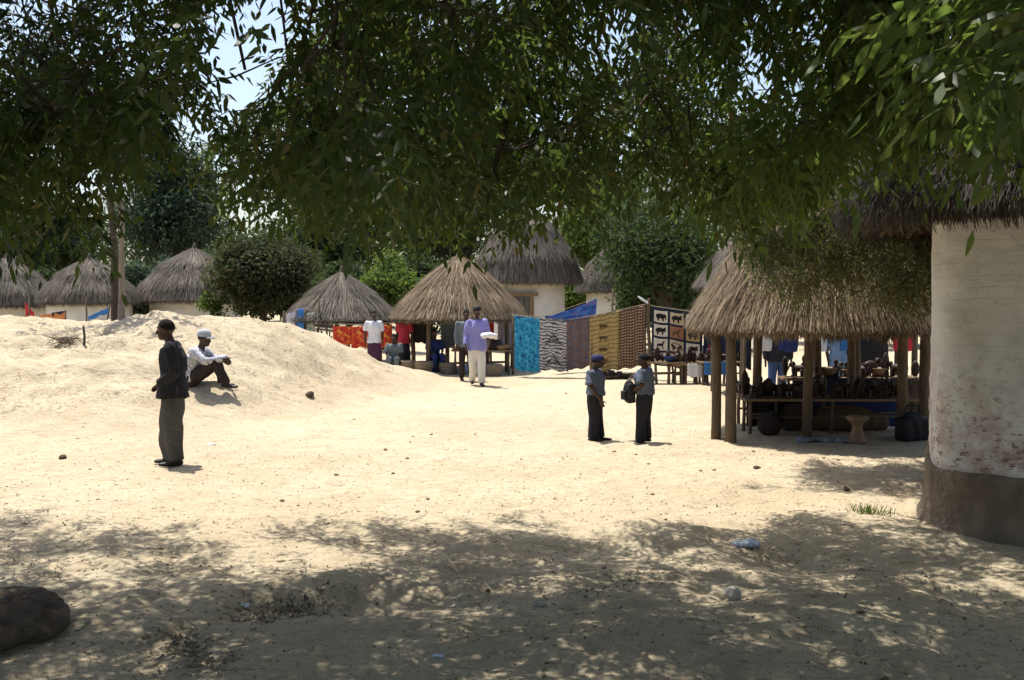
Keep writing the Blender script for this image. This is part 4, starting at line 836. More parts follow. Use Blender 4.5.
ELE = [(.05, .45), (.12, .25), (.30, .16), (.55, .14), (.70, .22), (.80, .18), (.92, .30), (.97, .55), (.95, .80), (.88, .80), (.87, .58), (.78, .58), (.76, .92), (.62, .92), (.60, .66), (.36, .66), (.34, .92), (.20, .92), (.18, .64), (.10, .62)]
BUF = [(.06, .40), (.20, .25), (.45, .14), (.66, .24), (.80, .16), (.95, .10), (.90, .32), (.95, .50), (.84, .60), (.72, .56), (.70, .94), (.60, .94), (.58, .62), (.34, .62), (.30, .94), (.20, .94), (.16, .60), (.08, .70)]
GIR = [(.15, .95), (.20, .60), (.22, .45), (.40, .38), (.58, .36), (.72, .12), (.74, .05), (.90, .10), (.80, .16), (.72, .42), (.70, .60), (.74, .95), (.66, .95), (.62, .64), (.30, .64), (.24, .95)]
def shape(f, u0, v0, u1, v1, poly, off, name, mt, parent):
    V = [f(u0+(u1-u0)*a, v0+(v1-v0)*b, off) for a, b in poly]; return link(name, pymesh(name, V, [list(range(len(V)))[::-1]], False), M[mt], parent)
LY = 25.3
def lp(px, py, Y=LY): return at(px, py, Y)
ropep = []
for (x0, y0, x1, y1, bot, Y0, Y1, mt, lab, amp, seed) in [
    (515, 315, 540, 318, 371, 25.6, 25.5, 'blue_batik', 'turquoise blue batik cloth, leftmost on the line', .030, 1),
    (540, 318, 568, 320, 371, 25.5, 25.4, 'zebra', 'grey and white zebra striped cloth beside the turquoise one', .026, 2),
    (567, 320, 592, 316, 368, 25.4, 25.3, 'brown_multi', 'brown and slate mottled cloth left of the ochre one', .022, 3),
    (590, 316, 619, 310, 372, 25.25, 25.1, 'ochre', 'ochre yellow cloth printed with small animals', .022, 4),
    (619, 310, 646, 304, 367, 25.1, 24.9, 'rowed', 'brown cloth with dark woven rows next to the line pole', .025, 5)]:
    a, b = lp(x0-.3, y0, Y0), lp(x1+.3, y1, Y1); f = cloth_fn(a, b, (a.z+b.z)/2-max(lp((x0+x1)/2, bot, (Y0+Y1)/2).z, .06), amp, seed)
    o = cloth('hanging_cloth', lab, f, mt)
    ropep += [a, b]
    if mt == 'ochre':
        for j in range(4): shape(f, .30, .17+.2*j, .62, .26+.2*j, ELE, .012, 'animal_print', 'print_brown', o)
    if mt == 'zebra':
        for j in range(2):
            for q in range(4): 
                c0 = .30+.42*j+.045*q; w_ = .10+.07*q
                shape(f, .5-w_, c0, .5+w_, c0+.05, [(0, 1), (.5, 0), (1, 1), (1, .7), (.5, -.35), (0, .7)], .012, 'chevron_print', 'print_black', o)
a, b = lp(545, 316, 26.6), lp(597, 298, 28.0); f = cloth_fn(a, b, .62, .03, 8, .05); cloth('hanging_cloth', 'royal blue cloth with red blotches on the rising line behind the others', f, 'royal')
rb = MB(); rb.tube([lp(513, 316, 26.6), a, b, lp(612, 293, 28.4)], [.008], n=5, rnd=False); tag(rb.build('clothes_line', M['rope']), 'rising rope that carries the royal blue cloth', 'rope')
# main line, its pole, the patchwork side
pp = lp(649, 303, 24.9); pole = thing('line_pole', 'crooked wooden pole between the brown rowed cloth and the patchwork', 'pole', (pp.x, pp.y, gzf(pp.x, pp.y)))
mb = MB(); mb.tube([(0, 0, -.2), (.03, 0, .7), (-.02, .01, 1.3), (.0, 0, pp.z+.1)], [.05, .045, .042, .035], n=9); mb.build('shaft', M['post'], pole)
mb = MB(); mb.tube([(.0, 0, pp.z), (-.12, -.02, pp.z+.08), (-.26, -.03, pp.z+.17)], [.02, .03, .015], n=7); mb.remesh('tied_rag', .012, M['whiteshirt'], pole, 1, .02, 3)
e0, e1 = lp(652, 306, 24.8), lp(702, 313, 24.2); e2 = lp(760, 318, 23.2)
rp = MB(); rp.tube([lp(512, 314, 25.7)]+ropep+[pp, e0, e1, e2], [.010], n=5, rnd=False); tag(rp.build('clothes_line', M['rope']), 'long rope that carries the row of cloths for sale', 'rope')
f = cloth_fn(e0, e1, 1.38, .018, 2.2); o = cloth('hanging_cloth', 'patchwork cloth of square animal pictures in rows', f, 'inkcloth')
TM = ['tile_cream', 'tile_sand', 'tile_cream', 'tile_cream', 'tile_brown', 'tile_ochre', 'tile_cream', 'tile_sand', 'tile_cream', 'tile_cream', 'tile_ochre', 'tile_sand']
for j in range(4):
    for i in range(3):
        u0, v0 = .05+i*.32, .05+j*.24; pt = patch(f, u0, v0, u0+.27, v0+.20, .010, 'picture_square', TM[j*3+i], o)
        shape(f, u0+.02, v0+.02, u0+.25, v0+.185, (ELE, BUF, GIR)[(i+j) % 3], .015, 'animal_print', 'print_black' if (i*j) % 2 == 0 else 'print_brown', pt)
a, b = lp(704, 313, 24.15), lp(728, 315, 23.7); f = cloth_fn(a, b, 1.25, .02, 3.3); o = cloth('hanging_cloth', 'ink blue cloth with a yellow shield shape next to the patchwork', f, 'inkcloth')
shape(f, .12, .05, .72, .42, [(0, 0), (1, 0), (1, .5), (.5, 1), (0, .5)], .012, 'shield_print', 'print_yellow', o); shape(f, .2, .55, .6, .75, [(0, 0), (1, 0), (1, 1), (0, 1)], .012, 'square_print', 'print_red', o)
a, b = lp(729, 315, 23.7), lp(752, 317, 23.3); f = cloth_fn(a, b, 1.15, .02, 4.3); o = cloth('hanging_cloth', 'ink blue and red cloth at the right end of the line', f, 'inkcloth'); shape(f, .05, .03, .9, .35, [(0, 0), (1, 0), (1, 1), (0, 1)], .012, 'red_band', 'print_red', o)
# cloths at the small grey stall
for (x0, y0, x1, y1, drop, Y, mt, lab, seed, amp) in [
    (333, 325, 352, 326, .50, 27.9, 'redcloth', 'scarlet cloth with yellow flames, leftmost under the grey stall', 1, .02), (352, 326, 372, 326, .58, 27.8, 'redcloth', 'scarlet and orange cloth in the middle under the grey stall', 2, .025), (372, 326, 392, 324, .62, 27.7, 'redcloth', 'plain scarlet cloth right of the woman in white blouse', 6, .02),
    (297, 309, 304, 308, .85, 28.2, 'skycloth', 'narrow bright blue cloth left of the grey stall', 3, .012), (306, 313, 315, 312, .8, 28.1, 'greenp', 'speckled green cloth left of the grey stall', 4, .012), (286, 314, 296, 310, .6, 28.4, 'palecloth', 'pale lilac cloth, leftmost by the grey stall', 5, .012)]:
    a, b = lp(x0, y0, Y), lp(x1, y1, Y-.1); cloth('hanging_cloth', lab, cloth_fn(a, b, drop, amp, seed), mt, 12, 12)
r1 = MB(); r1.tube([lp(327, 323, 28.0), lp(333, 324, 27.9), lp(372, 325, 27.75), lp(397, 322, 27.6)], [.01], n=5, rnd=False); tag(r1.build('clothes_line', M['rope']), 'rope under the grey stall that carries the scarlet cloths', 'rope')
r1 = MB(); r1.tube([lp(283, 315, 28.45), lp(296, 310, 28.3), lp(305, 308, 28.15), lp(318, 312, 28.05)], [.01], n=5, rnd=False); tag(r1.build('clothes_line', M['rope']), 'short rope left of the grey stall with three small cloths', 'rope')
for (px, Y, top, lab) in [(283, 28.45, 313, 'thin pole at the left end of the short rope'), (318, 28.05, 300, 'thin tall pole beside the speckled green cloth'), (327, 28.0, 321, 'thin pole at the left end of the scarlet cloths'), (397, 27.6, 318, 'thin pole at the right end of the scarlet cloths'), (513, 26.2, 312, 'pole at the left end of the long rope'), (612, 28.4, 291, 'pole behind the ochre cloth that holds the rising rope')]:
    q = lp(px, top, Y); g = gzf(q.x, Y); o = post(None, 0, 0, -.2, q.z-g+.06, .028, name='line_pole'); o.location = (q.x, Y, g); tag(o, lab, 'pole')

# ------------------------------------------------------------------ wares
def lowmesh(name, fn): mb = MB(); fn(mb); return mb.mesh(name)
W_FIG = lowmesh('carved_figure', lambda m: (m.lathe([(.05, 0), (.05, .03), (.025, .04), (.04, .12), (.045, .17), (.02, .20), (.03, .23), (.03, .27), (.012, .30)], n=9)))
W_ANI = lowmesh('carved_animal', lambda m: (m.ell((0, 0, .13), (.12, .05, .06), 10, 7), m.ell((.13, 0, .18), (.05, .035, .04), 8, 6), [m.tube([(x, y, 0), (x, y, .12)], [.018, .022], n=6, rnd=False) for x in (-.07, .07) for y in (-.03, .03)], m.tube([(.17, 0, .17), (.20, 0, .09)], [.016, .009], n=6), m.ell((.12, .045, .19), (.03, .008, .035), 7, 5), m.ell((.12, -.045, .19), (.03, .008, .035), 7, 5)))
W_BOWL = lowmesh('bowl', lambda m: m.lathe([(.06, 0), (.11, .04), (.14, .10), (.145, .12), (.13, .115), (.09, .045), (.02, .03)], n=14))
W_MASK = lowmesh('carved_mask', lambda m: (m.ell((0, 0, .15), (.035, .07, .15), 10, 9), m.ell((.035, 0, .14), (.015, .012, .05), 7, 6), m.ell((.028, .028, .19), (.012, .018, .01), 7, 5), m.ell((.028, -.028, .19), (.012, .018, .01), 7, 5), m.ell((.028, 0, .06), (.012, .025, .012), 7, 5)))
W_POT = lowmesh('pot', lambda m: m.lathe([(.07, 0), (.13, .06), (.15, .14), (.12, .21), (.08, .24), (.10, .27), (.085, .265), (.06, .23), (.03, .1)], n=14))
for me, mt in ((W_FIG, 'carved'), (W_ANI, 'carved'), (W_BOWL, 'carvedlight'), (W_MASK, 'carved'), (W_POT, 'mudwall')): me.materials.append(M[mt])
def ware(me, x, y, z, label, group, cat='carving', s=1.0, mt=None, rz=None, nth=None):
    if nth is not None:
        k_ = me.name.split('.')[0]; n_ = nth+1; sf = 'th' if 10 < n_ < 20 else {1: 'st', 2: 'nd', 3: 'rd'}.get(n_ % 10, 'th')
        label = '%s, %d%s from the left %s' % ({'carved_figure': 'carved figurine', 'carved_animal': 'carved animal', 'bowl': 'small bowl', 'carved_mask': 'carved mask', 'pot': 'small pot'}[k_], n_, sf, label)
        cat = {'bowl': 'bowl', 'pot': 'pot'}.get(k_, 'carving')
    o = bpy.data.objects.new(me.name.split('.')[0], me); C.objects.link(o); o.location = (x, y, z); o.rotation_euler = (0, 0, R(0, 6.28) if rz is None else rz); o.scale = (s, s, s*R(.85, 1.2))
    if mt: o.material_slots[0].link = 'OBJECT'; o.material_slots[0].material = M[mt]
    return tag(o, label, cat, group)
def table(x, y, L, Wd, h, rz, label, mt='wood', group=None, legs=6, name='market_table'):
    g = gzf(x, y); t = thing(name, label, 'table', (x, y, g), rz, group); n = 4
    for i in range(n):
        mb = MB(); mb.box((R(-.02, .02), (i-(n-1)/2)*Wd/n, h-.02+R(-.006, .006)), (L, Wd/n-.012, .035)); mb.build('plank', M[mt], t, False)
    for i in range(legs//2):
        for sy in (-1, 1):
            xx = (i/(legs//2-1)-.5)*(L-.16); post(t, xx, sy*(Wd/2-.06), -.15, h-.04, .028, 'post', .02, 'leg')
    for sy in (-1, 1):
        mb = MB(); mb.tube([(-L/2+.08, sy*(Wd/2-.06), h*.45), (L/2-.08, sy*(Wd/2-.06), h*.5)], [.018], n=6, rnd=False); mb.build('rail', M['post'], t)
    return g+h
# carvings in the big open shelter: front bench, back table
c1 = at(828, 395, 15.5); z = table(c1.x, c1.y, 2.55, .55, .52, 0, 'long low plank bench crowded with dark carvings inside the open shelter')
gl = 'small dark wood carving standing on the long low bench in the open shelter'; gn = 'dark carvings on the long low bench'
for i in range(34):
    x = c1.x-1.2+2.4*i/33+R(-.03, .03); ware(random.choice((W_FIG, W_ANI, W_ANI, W_MASK)), x, c1.y+R(-.2, .2), z+.002, 'on the long low bench in the open shelter', gn, s=R(.6, 1.15), nth=i)
c2 = at(850, 380, 17.3); z = table(c2.x, c2.y, 2.3, .5, .70, .05, 'taller plank table with carvings at the back of the open shelter')
for i in range(20): ware(random.choice((W_FIG, W_ANI, W_MASK, W_BOWL)), c2.x-1.05+2.1*i/19+R(-.03, .03), c2.y+R(-.15, .15)+.05*(i/19-.5), z+.004, 'on the taller back table of the open shelter', 'carvings on the back table', s=R(.7, 1.2), nth=i)
c3 = at(757, 395, 16.1); z = table(c3.x, c3.y, .55, .9, .50, 0, 'short plank table under the left side of the open shelter', legs=4)
for i in range(8): ware(random.choice((W_FIG, W_ANI, W_BOWL)), c3.x-.22+.44*i/7, c3.y+R(-.36, .36), z+.002, 'on the short table at left of the open shelter', 'carvings on the short table', s=R(.6, 1.0), nth=i)
def stool(px, py, lab, s=1.0, mt='carvedlight'):
    p = G(px, py); mb = MB(); mb.lathe([(.15, 0), (.155, .03), (.13, .06), (.095, .16), (.075, .24), (.085, .30), (.14, .35), (.17, .38), (.17, .41), (.15, .42)], n=18, jit=.01)
    t = thing('carved_stool', lab, 'stool', (p.x, p.y, gzf(p.x, p.y)-.005)); t.scale = (s, s, s); mb.build('pedestal', M[mt], t)
    mb = MB(); mb.lathe([(.172, .385), (.178, .395), (.172, .405)], n=18); mb.build('seat_rim', M[mt], t)
stool(857, 444, 'pale hourglass shaped wooden stool in front of the open shelter', .88)
p = G(822, 441); mb = MB()
for i in range(16): mb.ell((R(-.3, .3), R(-.12, .12), R(.0, .05)), (R(.06, .14), R(.05, .1), R(.03, .05)), 9, 6)
M['greyblue_sheet'] = m_plain('grey_blue_sheet', (.20, .23, .28), .6, 16, .7, .5); o = mb.remesh('crumpled_sheet', .016, M['greyblue_sheet'], None, 1, .035, 6); o.location = (p.x, p.y, gzf(p.x, p.y)-.01); tag(o, 'crumpled grey blue sheet on the ground beside the hourglass stool', 'sheet')
p = G(842, 430); mb = MB(); mb.tube([(-.55, 0, .14), (-.2, .02, .19), (.2, 0, .20), (.55, 0, .15)], [.13, .19, .20, .14], n=14); o = mb.remesh('canvas_bundle', .02, m_cloth('brown_canvas', (.13, .085, .05)), None, 3, .04, 9); o.location = (p.x, p.y, gzf(p.x, p.y)-.02); tag(o, 'long brown canvas bundle lying behind the hourglass stool', 'bundle')
p = G(912, 441); t = thing('travel_bag', 'black bag with a loop handle on the ground next to the near hut', 'bag', (p.x, p.y, gzf(p.x, p.y)), .3)
mb = MB(); mb.box((0, 0, .17), (.42, .24, .30)); mb.ell((0, 0, .25), (.22, .13, .16), 14, 9); mb.remesh('bag_body', .018, M['blackbag'], t, 4, .03, 4)
mb = MB(); mb.tube([(-.13, 0, .36), (-.10, 0, .5), (.10, 0, .5), (.13, 0, .36)], [.014], n=7); mb.build('handle', M['blackbag'], t)
p = G(770, 434); mb = MB(); mb.ell((0, 0, .16), (.18, .15, .17), 14, 9); mb.ell((.04, 0, .30), (.08, .07, .08), 10, 7); o = mb.remesh('sack', .018, M['dkbrown'], None, 2, .03, 8); o.location = (p.x, p.y, gzf(p.x, p.y)-.01); tag(o, 'dark tied sack on the ground under the left of the open shelter', 'sack')
p = G(797, 430); mb = MB(); mb.box((0, 0, .2), (.42, .3, .40)); o = mb.build('wooden_crate', M['carved'], None, False); o.location = (p.x, p.y, gzf(p.x, p.y)-.005); tag(o, 'dark crate under the long low bench of the open shelter', 'crate')
for i, (cx_, cy_, w_, h_, mt, lab) in enumerate([(c2.x-.55, c2.y-.27, .95, .62, 'inkcloth', 'added ink blue drape blocking light at the left half of the taller back table'), (c2.x+.5, c2.y-.24, 1.05, .60, 'dkbrown', 'added brown drape blocking light at the right half of the taller back table'), (c1.x-.75, c1.y+.26, .8, .44, 'charcoal', 'added black drape blocking light behind the left end of the long low bench'), (c1.x+.75, c1.y+.26, .9, .44, 'navy', 'added navy drape blocking light behind the right end of the long low bench')]):  # dark drapes added to block light and darken the shelter inside
    zt = (.70 if i < 2 else .52)+gzf(cx_, cy_)-.01; cloth('draped_cloth', lab, cloth_fn((cx_-w_/2, cy_, zt), (cx_+w_/2, cy_, zt), h_, .015, i*1.7), mt, 12, 8, 'dark drapes added to the shelter tables')
# tee shirts on a line behind the open shelter
tl = at(745, 340, 18.3); tr_ = at(925, 340, 18.3); g = 1.50
r1 = MB(); r1.tube([(tl.x, tl.y, g+.05), ((tl.x+tr_.x)/2, tl.y, g), (tr_.x, tr_.y, g+.05)], [.008], n=5, rnd=False); tag(r1.build('clothes_line', M['rope']), 'rope with shirts behind the open shelter', 'rope')
for x_, l_ in ((tl.x, 'left'), (tr_.x, 'right')): o = post(None, 0, 0, -.2, g+.15, .03, name='line_pole'); o.location = (x_, tl.y, gzf(x_, tl.y)); tag(o, 'post at the %s end of the shirt line behind the open shelter' % l_, 'pole')
for i, (u, mt, lab) in enumerate([(.10, 'whiteshirt', 'white shirt at the left of the line behind the open shelter'), (.24, 'navy', 'navy shirt left of the middle of the shirt line'), (.40, 'whiteshirt', 'white shirt in the middle of the shirt line'), (.58, 'skycloth', 'bright blue shirt on the shirt line'), (.74, 'charcoal', 'black shirt on the shirt line'), (.88, 'redtop', 'red shirt at the right of the shirt line')]):
    cx = tl.x+(tr_.x-tl.x)*u; mb = MB(); mb.tube([(0, 0, 0), (0, .01, -.12), (0, .02, -.5)], [(.15, .02), (.18, .035), (.18, .03)], ref=(1, 0, 0), n=14, rnd=False)
    for sx in (-1, 1): mb.tube([(sx*.13, 0, -.05), (sx*.27, 0, -.20)], [(.06, .02), (.07, .025)], n=8, rnd=False)
    o = mb.remesh('hung_shirt', .016, M[mt], None, 1, .03, i); o.location = (cx, tl.y, g+.03); tag(o, lab, 'shirt', 'shirts hung behind the open shelter')
# low wares and tables by the cloth line
gl = 'small pot or bowl set on the sand below the ochre cloth'; 
for i in range(16):
    px = 592+46*i/15; q = G(px+R(-1, 1), R(375, 379)); ware(random.choice((W_BOWL, W_POT, W_BOWL)), q.x, q.y, gzf(q.x, q.y)-.005, 'on the sand below the ochre cloth', 'pots and bowls on the sand', 'pot', R(.7, 1.2), random.choice(('carved', 'carvedlight', 'mudwall', 'carved')), nth=i)
TB = [(664, 384, 1.0, .42, .50), (692, 384, .9, .42, .46), (722, 385, 1.0, .42, .52)]
for i, (px, py, L, Wd, h) in enumerate(TB):
    q = G(px, py); q.y += .25; z = table(q.x, q.y, L, Wd, h, .08*(i-1), ['rough wooden table with carvings below the patchwork cloth', 'rough wooden table draped with a white cloth, right of the patchwork', 'rough wooden table draped with a blue cloth by the shelter post'][i], group='rough tables by the cloth line', legs=8)
    for j in range(9): ware(random.choice((W_FIG, W_ANI, W_MASK)), q.x-L*.42+L*.84*j/8, q.y+R(-.12, .12), z, ['on the rough table below the patchwork', 'on the rough table with the white cloth', 'on the rough table with the blue cloth'][i], 'carvings on the rough tables', s=R(.6, 1.1), nth=j)
    if i in (1, 2):
        mb = MB(); f = cloth_fn((q.x-.1-(.3 if i == 2 else 0), q.y-.235, z+.01), (q.x+.30, q.y-.235+.03, z+.01), .30, .012, i, 0); cloth('draped_cloth', ['', 'white cloth hanging over the edge of a rough table', 'blue cloth hanging over the edge of a rough table'][i], f, ['', 'whiteshirt', 'skycloth'][i], 10, 8, None)
    if i == 0:
        ware(W_BOWL, q.x+.15, q.y-.05, z+.002, 'blue basin on the rough table below the patchwork', None, 'basin', 1.0, 'navy')
# stock of the golden stall: plank counter, bowls, baskets, pale blue sack
cq = at(468, 355, 26.3); z = table(cq.x+.35, cq.y, 1.5, .5, .62, 0, 'plank counter with pots at the front of the golden stall', legs=8)
for i in range(16): ware(random.choice((W_BOWL, W_POT, W_FIG, W_ANI)), cq.x-.3+1.3*i/15, cq.y+R(-.16, .16), z, 'on the counter of the golden stall', 'wares on the golden stall counter', 'pot', R(.7, 1.1), random.choice(('carved', 'carvedlight', 'dkbrown')), nth=i)
def basket(px, py, lab, r=.2, h=.28, mt='straw_gold'):
    q = G(px, py); t = thing('basket', lab, 'basket', (q.x, q.y, gzf(q.x, q.y)-.01), group='baskets before the golden stall')
    n = 8
    for i in range(n): 
        rr = r*(.85+.2*math.sin(i/n*2.6)); mb = MB(); mb.tube([(rr*math.cos(a), rr*math.sin(a), (i+.5)*h/n) for a in np.linspace(0, 2*PI, 17)], [h/n*.56], ref=(0, 0, 1), n=6, rnd=False); mb.build('coil', M['rope'], t)
    mb = MB(); mb.lathe([(r*.8, .01), (r*.8, .03)], n=14); mb.build('bottom', M['rope'], t)
basket(408, 374, 'coiled basket before the woman in red'); basket(424, 374.5, 'coiled basket left of the woman in navy wrap', .22, .24); basket(447, 374, 'coiled basket left of the pale blue sack', .18, .3); basket(494, 375, 'coiled basket at the right foot of the golden stall', .2, .3)
q = G(474, 374); mb = MB(); mb.ell((0, 0, .17), (.24, .17, .19), 14, 10); mb.ell((-.08, 0, .30), (.10, .09, .10), 10, 7); o = mb.remesh('sack', .02, m_cloth('pale_blue_sack', (.25, .36, .52), .2), None, 2, .04, 3); o.location = (q.x, q.y, gzf(q.x, q.y)-.02); tag(o, 'plump pale blue sack before the golden stall', 'sack')
for i, (px, mt, lab) in enumerate([(420, 'dkbrown', 'dark brown wrap hanging left inside the golden stall'), (448, 'slate', 'slate grey wrap hanging inside the golden stall'), (487, 'print_red', 'dull red wrap hanging right inside the golden stall'), (505, 'palecloth', 'pale wrap hanging at the right edge of the golden stall')]):
    a, b = at(px-7, 322, 27.0+.3*(i % 2)), at(px+7, 322, 27.0+.3*(i % 2)); a.z = b.z = 1.40; cloth('hanging_cloth', lab, cloth_fn(a, b, R(.5, .8), .015, i), mt, 10, 10)
r1 = MB(); r1.tube([at(400, 322, 27.15)*1, at(515, 322, 27.15)], [.012], n=5, rnd=False)
for v in r1.V: v.z += 1.41-at(400, 322, 27.15).z
tag(r1.build('clothes_line', M['rope']), 'rope with wraps inside the golden stall', 'rope')

# ------------------------------------------------------------------ left crest: stakes, little fence of cloth, stake
q = onground(84, 346); o = post(None, 0, 0, -.2, .36, .022, 'bark', .03, 'wooden_stake'); o.location = q; tag(o, 'short dark stake sticking out of the bank', 'stake')
for (px, top, Y, lab) in [(29, 300, 25.5, 'thin stake with a red flag at far left'), (66, 312, 25.5, 'stake at the right end of the orange cloth'), (86, 298, 26, 'tall thin stake before the white hut'), (108, 306, 25.8, 'stake with a blue strip before the white hut')]:
    q = at(px, top, Y); g = gzf(q.x, Y); o = post(None, 0, 0, -.2, q.z-g+.05, .022, name='wooden_stake'); o.location = (q.x, Y, g); tag(o, lab, 'stake', 'thin stakes behind the crest of the bank')
for (x0, y0, x1, y1, drop, mt, lab) in [(25, 302, 34, 312, .35, 'print_red', 'small red flag on a thin stake at far left'), (40, 314, 66, 312, .30, 'orange', 'low orange cloth strung before the white hut'), (88, 316, 108, 307, .14, 'skycloth', 'narrow blue strip strung before the white hut'), (52, 312, 66, 310, .1, 'inkcloth', 'narrow ink blue strip above the orange cloth')]:
    cloth('hanging_cloth', lab, cloth_fn(at(x0, y0, 25.6), at(x1, y1, 25.6), drop, .01, x0), mt, 8, 6)

# ------------------------------------------------------------------ stones, litter, grass
def rock(name, x, y, s, mt, lab, seed, cat='stone', sub=3, rough=.35, sink=.25):
    bm = bmesh.new(); bmesh.ops.create_icosphere(bm, subdivisions=sub, radius=1.0); r2 = np.random.default_rng(seed); o_ = r2.uniform(0, 50)
    for v in bm.verts:
        c = v.co; k = 1+rough*float(vnoise(np.array(c.x*1.2+o_), np.array(c.y*1.2+c.z*1.7), seed))+rough*.5*float(vnoise(np.array(c.x*3+c.z*2), np.array(c.y*3+o_), seed+1))+rough*.2*float(vnoise(np.array(c.x*8+c.z*5), np.array(c.y*8+o_), seed+2))
        v.co = Vector((c.x*k*s[0], c.y*k*s[1], c.z*k*s[2]))
    me = bpy.data.meshes.new(name); bm.to_mesh(me); bm.free(); 
    me.polygons.foreach_set('use_smooth', [sub > 2]*len(me.polygons)); o = link(name, me, M[mt]); o.location = (x, y, gzf(x, y)+s[2]*(1-2*sink)); o.rotation_euler = (0, 0, R(0, 6)); return tag(o, lab, cat)
p = G(18, 640); rock('earth_boulder', p.x-.20, p.y+.02, (.48, .38, .17), 'darkrock', 'big dark earthen boulder at the lower left corner', 12, 'boulder', 5, .45, .25)
p = G(733, 599); o = rock('pale_stone', p.x, p.y, (.062, .05, .055), 'stone', 'pale angular stone lying in the shade at lower right', 7, sub=2, rough=.6, sink=.1)
for (px, py, s, lab, mt) in [(757, 469, .045, 'small brown stone on the open sand before the open shelter', 'darkrock'), (846, 491, .04, 'small dark stone left of the grass tuft', 'darkrock'), (310, 396, .10, 'dark stone at the foot of the bank right of the seated man', 'darkrock'), (63, 459, .05, 'small dark stone left of the standing man', 'darkrock'), (540, 606, .04, 'small stone in the dappled shade at centre', 'stone')]:
    q = onground(px, py); rock('small_stone', q.x, q.y, (s, s*.8, s*.6), mt, lab, int(px), sub=2, rough=.6)
def scrap(px, py, s, mt, lab, seed):
    q = onground(px, py); mb = MB()
    for i in range(6): mb.ell((R(-s, s)*.6, R(-s, s)*.5, R(0, s*.12)), (s*R(.3, .5), s*R(.25, .45), s*.10), 8, 5)
    o = mb.remesh('litter_scrap', s*.09, M[mt], None, 1, s*.35, seed); o.location = (q.x, q.y, gzf(q.x, q.y)); tag(o, lab, 'litter')
M['plastic'] = m_plain('pale_plastic', (.45, .50, .58), .4, 20, .5, .2)
scrap(437, 657, .05, 'plastic', 'blue white scrap of plastic at the bottom centre', 3); scrap(748, 546, .14, 'plastic', 'torn blue grey plastic sheet in the hollow before the near hut', 5); scrap(213, 445, .07, 'whiteshirt', 'scrap of white paper on the sand beside the standing man', 4); scrap(245, 607, .05, 'whiteshirt', 'white scrap among the dead leaves of the gully', 8)
q = onground(868, 514); r2 = np.random.default_rng(5); n = 160; P = np.stack([r2.normal(0, .10, n), r2.normal(0, .06, n), np.zeros(n)-.01], 1); D = unit(np.stack([r2.normal(0, .5, n), r2.normal(0, .5, n), np.ones(n)], 1)); N = unit(r2.normal(0, 1, (n, 3)))
o = link('grass_tuft', tmpl('grass_tuft', strip(P, D, N, r2.uniform(.05, .12, n), r2.uniform(.004, .008, n), r2.uniform(0, .6, n)), SF), M['far_green']); o.location = q; tag(o, 'small green grass tuft on the sand near the hut plinth', 'grass')
# dead leaves and pebbles, countless
def litter(n, seed):
    r2 = np.random.default_rng(seed); y = 4.5+r2.random(n)**1.3*9; x = (r2.random(n)-.5)*1.15*y; k = (vnoise(x*1.1, y*1.1, 30) > -.08); x, y = x[k], y[k]
    gx, gy = [], []
    for (a, b, c, d, m) in [(235, 612, 330, 598, 420), (170, 640, 215, 668, 380), (560, 600, 700, 560, 160), (0, 560, 300, 575, 140), (735, 545, 800, 552, 120), (840, 560, 1000, 600, 90)]:
        p, q = G(a, b), G(c, d); t = r2.random(m); gx.append(p.x+(q.x-p.x)*t+r2.normal(0, .1, m)); gy.append(p.y+(q.y-p.y)*t+r2.normal(0, .1, m))
    x = np.concatenate([x]+gx); y = np.concatenate([y]+gy); n = len(x); P = np.stack([x, y, gz(x, y)+.006], 1)
    a = r2.random(n)*6.28; D = np.stack([np.cos(a), np.sin(a), r2.normal(.05, .18, n)], 1); N = unit(np.stack([r2.normal(0, .35, n), r2.normal(0, .35, n), np.ones(n)], 1))
    o = link('dead_leaves', tmpl('dead_leaves', leaflets(P, unit(D), N, r2.uniform(.02, .06, n), r2.uniform(.008, .018, n), r2.uniform(-.3, .5, n)), LF), M['dead']); tag(o, 'fallen dry leaves scattered over the shaded sand', 'leaves', kind='stuff')
M['dead'] = m_leaf('dead_leaf', [(0, (.05, .035, .022)), (.5, (.12, .085, .05)), (.85, (.24, .19, .12)), (1, (.42, .38, .3))], .1, (.2, .15, .08), .8)
litter(2600, 91)
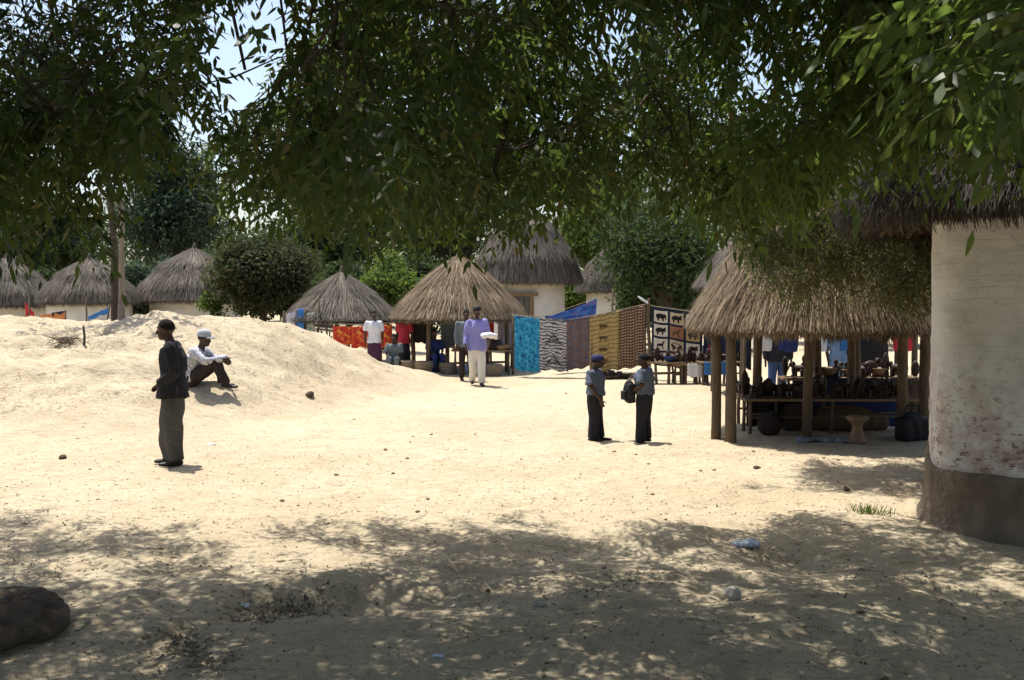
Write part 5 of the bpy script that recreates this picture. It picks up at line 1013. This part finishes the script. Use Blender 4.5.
def pebbles(n, seed):
    r2 = np.random.default_rng(seed); y = 5+r2.random(n)**1.2*17; x = (r2.random(n)-.5)*1.15*y; V0 = np.array([(1, 0, 0), (-1, 0, 0), (0, 1, 0), (0, -1, 0), (0, 0, 1), (0, 0, -1)]); s = r2.uniform(.003, .010, n)*(1+2*(r2.random(n) > .985))
    vs = np.stack([x, y, gz(x, y)+s*.3], 1)[:, None, :]+V0[None]*s[:, None, None]*r2.uniform(.6, 1.3, (n, 6, 1))*np.array([1.2, 1, .7])
    o = link('pebbles', tmpl('pebbles', vs, [[0, 2, 4], [2, 1, 4], [1, 3, 4], [3, 0, 4], [2, 0, 5], [1, 2, 5], [3, 1, 5], [0, 3, 5]]), M['pebble']); tag(o, 'tiny pebbles and clods strewn over the yard', 'pebbles', kind='stuff')
M['pebble'] = m_leaf('pebble', [(0, (.13, .09, .06)), (.5, (.28, .2, .13)), (1, (.5, .42, .3))], .0, (.2, .15, .08), .9, .1)
pebbles(8000, 92)
def dry_grass(n, seed):
    r2 = np.random.default_rng(seed); x = r2.uniform(-13, -2.6, n); y = r2.uniform(14.5, 23.5, n); k = (gz(x, y, False) > .25) & (vnoise(x*.8, y*.9, 40)+.4*vnoise(x*2.5, y*2.5, 41) > .06); x, y = x[k], y[k]; n = len(x)
    a = r2.random(n)*6.28; D = unit(np.stack([np.cos(a), np.sin(a), r2.uniform(.0, .45, n)], 1)); N = unit(np.stack([r2.normal(0, .4, n), r2.normal(0, .4, n), np.ones(n)], 1)); P = np.stack([x, y, gz(x, y)+.008], 1)
    o = link('dry_grass', tmpl('dry_grass', strip(P, D, N, r2.uniform(.05, .14, n), r2.uniform(.004, .009, n), r2.uniform(0, .4, n)), SF), M['straw_gold']); tag(o, 'matted dry grass and straw on the eroded bank', 'grass', kind='stuff')
dry_grass(6000, 93)
q = onground(68, 345); 
def twig_heap(q, n, label):
    mb = MB()
    for i in range(n):
        a = R(0, 6.28); c = Vector((R(-.3, .3), R(-.15, .15), R(.0, .12))); d = Vector((math.cos(a), math.sin(a), R(-.2, .5)))*R(.1, .25); mb.tube([c-d, c+Vector((0, 0, .03)), c+d], [.006, .005, .003], n=4, rnd=False)
    o = mb.build('twig_heap', M['post']); o.location = q; tag(o, label, 'twigs')
twig_heap(q, 60, 'heap of dry brown twigs beside the short dark stake on the bank')
